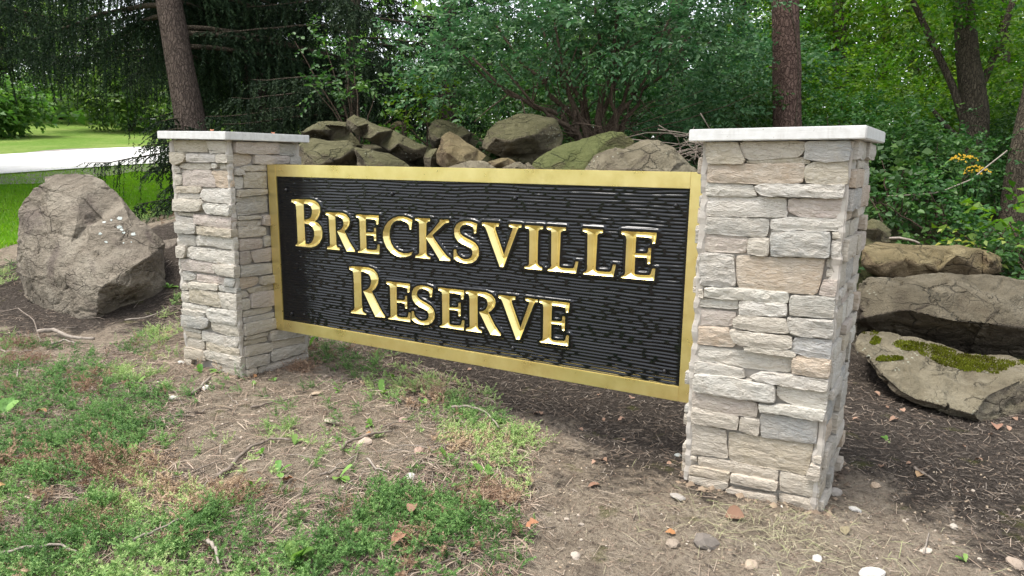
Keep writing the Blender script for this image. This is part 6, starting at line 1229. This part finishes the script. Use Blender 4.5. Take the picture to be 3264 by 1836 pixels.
for k, q in enumerate(P[:70]):
    L = rng.uniform(.02, .05); o = obj('leaf_scrap', LM[k % 6], MAT['dryleaf'], None, np.array((.28, .18, .13)) * rng.uniform(.5, 1.4)); o.scale = (L, L, L); o.location = (q[0], q[1], hz(*q) + .006); o.rotation_euler = (rng.normal(0, .3), rng.normal(0, .3), rng.uniform(0, 6.28)); tag(o, 'small dry leaf scrap on the mulch', 'leaf', 'leaf scraps on the mulch')
# sticks and dead branches
def gline(pts, lift=.012, k=4):
    Q = [gpt(u, v) for u, v in pts]; out = []
    for a, b in zip(Q[:-1], Q[1:]):
        for i in range(k): c = a + (b - a) * i / k; c[2] = hz(c[0], c[1]) + lift + rng.normal(0, .004); out.append(c)
    out.append(Q[-1] + np.array([0, 0, lift])); return np.array(out)
for lab, pts, r, mt, lift in [('thick pale dead branch lying left before the boulder', [(120, 1062), (170, 1058), (230, 1075), (300, 1083)], .022, 'twig_pale', .05), ('pale fork of the dead branch by the boulder', [(165, 1088), (200, 1075), (240, 1086)], .012, 'twig_pale', .03), ('thin pale twig crossing the dead branch', [(0, 1100), (60, 1110), (110, 1105)], .008, 'twig_pale', .03), ('thin upright looking twig among rust sprigs', [(52, 1195), (58, 1150), (64, 1110)], .006, 'twig_pale', .03),
   ('long arching root across the bare soil patch', [(690, 1520), (740, 1480), (800, 1425), (860, 1400), (940, 1405)], .011, 'twig', .02), ('straight dark stick on the bare soil patch', [(800, 1305), (860, 1288), (925, 1275)], .008, 'twig', .015), ('short stick pointing at the left pillar', [(615, 1265), (640, 1245), (672, 1215)], .013, 'twig_pale', .015), ('dark stick left of the bare patch', [(455, 1250), (480, 1238), (510, 1228)], .008, 'twig', .02),
   ('crooked grey twig under the sign', [(1090, 1440), (1110, 1415), (1180, 1395), (1250, 1385)], .010, 'twig', .03), ('arching bare twig right of the juniper arm', [(1440, 1310), (1490, 1305), (1550, 1325), (1590, 1375)], .009, 'twig_pale', .05), ('second bare twig by the juniper arm', [(1460, 1330), (1485, 1360), (1490, 1395)], .007, 'twig', .03), ('pale thin stick at the bottom among the juniper', [(430, 1770), (500, 1735), (575, 1700)], .006, 'twig_pale', .09), ('long pale stem at the lower left corner', [(0, 1810), (90, 1795), (190, 1792), (250, 1810)], .007, 'twig_pale', .09),
   ('bent pale stem in the bottom juniper', [(665, 1760), (690, 1790), (700, 1836)], .008, 'twig_pale', .08), ('dark stick at the right of the bare patch', [(1020, 1520), (1060, 1510), (1105, 1490)], .008, 'twig', .03), ('thin stick beside the crooked grey twig', [(1170, 1470), (1200, 1500), (1240, 1510)], .006, 'twig_pale', .03), ('dry stem left among the juniper clumps', [(140, 1430), (170, 1470), (225, 1525)], .006, 'twig_pale', .05), ('dark old stem under the left juniper', [(0, 1480), (60, 1455), (140, 1425)], .012, 'twig', .03),
   ('bare root beside the left pillar foot', [(500, 1265), (560, 1260), (585, 1300)], .007, 'twig', .02), ('short pale stick on the mulch at right', [(2915, 1490), (2950, 1515), (2985, 1535)], .008, 'twig', .015), ('thin stick at the lower right', [(2945, 1760), (2955, 1720), (2962, 1690)], .004, 'twig_pale', .01), ('dark stick lying on the soil before the left pillar', [(570, 1330), (640, 1320), (690, 1305)], .006, 'twig', .015), ('thin curved twig before the boulder', [(0, 1010), (60, 1005), (110, 1040), (130, 1090)], .007, 'twig', .06), ('grey twig between boulder and left pillar', [(400, 1040), (480, 1030), (560, 1012)], .008, 'twig_pale', .05)]:
    L = gline(pts, lift); stick_thing('dead_branch' if r > .01 else 'stick', lab, L, np.linspace(r, r * .5, len(L)), mt, 'sticks lying on the ground', 0.08, cat='stick')
def twigs_in(poly, dens, cnt, lab, grp):
    P = sample_in(poly, dens, rng); P = P[in_view(P, 0, 60) & clear_pillars(P)]
    for q in P[:cnt]:
        a = rng.uniform(0, 6.28); L = rng.uniform(.08, .28); d = np.array([math.cos(a), math.sin(a)]) * L / 2; pts = []
        for t in np.linspace(-1, 1, 6): x, y = q + d * t + rng.normal(0, .008, 2); pts.append((x, y, hz(x, y) + .012 + .02 * (1 - t * t) * rng.random()))
        stick_thing('twig', lab, pts, np.linspace(rng.uniform(.0025, .005), .0015, 6), 'twig' if rng.random() < .6 else 'twig_pale', grp, cat='stick')
twigs_in(J_MAIN, 14, 130, 'thin bare juniper twig showing through the ground cover', 'bare juniper twigs'); twigs_in(M2, 10, 30, 'thin twig on the mulch around the boulder', 'twigs around the boulder')
twigs_in(gpoly([(480, 1160), (1000, 1180), (1380, 1320), (1340, 1470), (1000, 1560), (640, 1510), (560, 1400)]), 12, 40, 'thin twig on the bare soil before the left pillar', 'twigs on the bare soil')
# rust-brown dead juniper clumps
for lab, u, v, r in [('rust brown dead juniper clump by the pale branch', 65, 1080, .16), ('second rust brown dead clump right of the first', 100, 1130, .15), ('dull brown dead clump at the left edge', 10, 1140, .18), ('straw coloured dead sprigs at the bottom left', 395, 1500, .14), ('brown dead sprigs in the lower juniper', 290, 1660, .13), ('brown withered sprigs right of the left pillar', 960, 1170, .13), ('pinkish brown withered sprigs at the right of the juniper', 1560, 1570, .12), ('brown withered sprigs under the bare patch', 720, 1570, .14)]:
    p = gpt(u, v); k = 160; c = np.column_stack([rng.normal(0, r * .45, (k, 2)), np.abs(rng.normal(0, r * .22, k))]); A = unit(np.column_stack([rng.normal(0, 1, (k, 2)), np.abs(rng.normal(.2, .5, k))])); V, F = needles(c, A, rng.uniform(.05, .12, k), 20, .014, .0016, rng)
    o = obj('dead_juniper', mesh_np('dead_juniper', V, F, False, np.repeat(rng.random(k), 20)), MAT['juniper_dead']); o.location = p; tag(o, lab, 'plant', 'dead juniper clumps')
# weeds: rosettes of a few upright leaves
def weed(lab, u, v, s, nl, rosette=True, seed=0):
    r = np.random.default_rng(seed); p = gpt(u, v); root = empty('weed', p); tag(root, lab, 'weed', 'weeds in the soil and juniper')
    for i in range(nl):
        a = r.uniform(0, 6.28) if nl > 2 else r.uniform(0, 6.28); el = r.uniform(.35, 1.15); k = 7; t = np.linspace(0, 1, k); L = .8 * s * r.uniform(.7, 1.15); w = L * r.uniform(.14, .22) * np.sin(math.pi * np.clip(t * .9 + .06, 0, 1) ** 1.4) ** .8 + .0015
        d = np.array([math.cos(a), math.sin(a), 0]); sd = np.array([-d[1], d[0], 0]); c = d[None] * (t * L * math.cos(el))[:, None]; c[:, 2] = t * L * math.sin(el) - .35 * L * t ** 2 * math.cos(el)
        w = w * (1 + .12 * np.sin(t * 22 + i)); V = np.concatenate([c, c + sd * w[:, None] + np.array([0, 0, 1]) * (w * .35)[:, None], c - sd * w[:, None] + np.array([0, 0, 1]) * (w * .35)[:, None]]); F = [(j, j + 1, k + j + 1, k + j) for j in range(k - 1)] + [(j + 1, j, 2 * k + j, 2 * k + j + 1) for j in range(k - 1)]
        obj('leaf', mesh_np('leaf', V, F, True, np.full(len(F), r.uniform(.2, 1))), MAT['weed'], root)
for k, (lab, u, v, s, nl) in enumerate([('broad leaved weed at the left pillar foot', 643, 1200, .12, 4), ('upright toothed weed beside the left pillar foot', 700, 1195, .13, 3), ('tall single leaved weed in the left juniper', 422, 1450, .15, 3), ('upright weed behind the bare patch', 1217, 1245, .14, 4), ('weed rosette under the frame, left', 1255, 1195, .12, 5), ('small weed right of the left pillar', 1081, 1240, .08, 4), ('weed with two raised leaves below the sign', 1428, 1462, .11, 4), ('small upright weed on the bare patch', 938, 1412, .10, 3), ('small weed left of the long root', 835, 1436, .07, 4), ('weed with pointed leaves at the bare patch edge', 1081, 1510, .12, 4), ('slim weed near the patch centre', 885, 1500, .12, 3), ('weed in the juniper right of the patch', 1546, 1510, .12, 4), ('weed by the arching bare twig', 1590, 1340, .09, 3),
    ('small weed on the soil under the sign', 1186, 1353, .07, 5), ('broad weed among the lower patch edge', 807, 1545, .10, 4), ('leafy seedling at the bottom centre', 932, 1790, .17, 9), ('large bright weed at the left edge', 8, 1310, .24, 3), ('upright slim weed near the juniper arm', 1360, 1285, .11, 2), ('weed by the boulder foot', 235, 995, .12, 4), ('small weed between boulder and pillar', 545, 985, .12, 5), ('pale weed left of the bare patch', 430, 1235, .12, 4), ('bright weed at the back corner of the left pillar', 985, 1110, .18, 4), ('small weed before the left pillar corner', 810, 1232, .06, 5), ('tiny weed right of the left pillar corner', 875, 1215, .06, 3), ('weed in the far left juniper', 30, 1475, .09, 5), ('tiny weed at the right soil', 3080, 1775, .05, 4), ('small weed on the mulch below the mossy slab', 2830, 1400, .06, 4)]):
    weed(lab, u, v, s, nl, seed=k + 1)
# weathered timber edging behind the boulder
a, b = at(470, 724, 9.4), at(600, 727, 9.0); mb = MB(); d = unit(b - a); s = np.array([-d[1], d[0], 0]) * .06; V = [a - s, b - s, b + s, a + s]; V = [v - np.array([0, 0, .10]) for v in V] + [v + np.array([0, 0, .02]) for v in V]
mb.add(np.array(V) - a, [(0, 3, 2, 1), (4, 5, 6, 7), (0, 1, 5, 4), (1, 2, 6, 5), (2, 3, 7, 6), (3, 0, 4, 7)]); o = mb.build('timber_edging', MAT['timber']); o.location = a; tag(o, 'grey weathered timber edging between boulder and left pillar', 'timber')

# bits fallen on the left cap
for lab, u, v, L, col in [('tiny red brown leaf bit on top of the left pillar cap, left', 652, 414, .035, (.35, .14, .08)), ('tiny red brown leaf bit on top of the left pillar cap, right', 872, 424, .035, (.33, .12, .07))]:
    P = onplane(u, v, (0, 0, PIL['left']['zc'] + .006), np.array([0, 0, 1.0])); x = np.clip(P[0], -1.3, -.66); y = np.clip(P[1], -.3, .3)
    o = obj('leaf_scrap', LM[2], MAT['dryleaf'], None, col); o.scale = (L, L, L); o.location = (x, y, PIL['left']['zc'] + PIL['left']['tilt'] * (x - PIL['left']['c'][0]) + .003); o.rotation_euler = (0, -.1, rng.uniform(0, 6)); tag(o, lab, 'leaf', 'bits on the left cap')

# low green plants covering the floor of the wood behind the rocks
q = np.column_stack([rng.uniform(-3, 11, 5200), rng.uniform(2.9, 10, 5200)]); q = q[(q[:, 1] > 3.4 + .25 * np.clip(q[:, 0] - 2, 0, 3)) | (q[:, 0] < 1.8)]; q = q[(q[:, 1] > 3.3)]; q = q[fbm(q, 1.2, 2, 6) > -.25]
C = np.column_stack([q, height(q) + rng.uniform(.02, .12, len(q))]); V, F, var = spray_leaves(rng, C, rng.normal(0, 1, C.shape) * np.array([1, 1, .3]) + np.array([0, 0, .4]), 6, .2, .075, .7, .2)
tag(obj('woodland_floor_plants', mesh_np('woodland_floor_plants', V, F, False, var), MAT['leaf_mid']), 'low leafy plants carpeting the shaded floor of the wood', 'ground cover', kind='stuff')
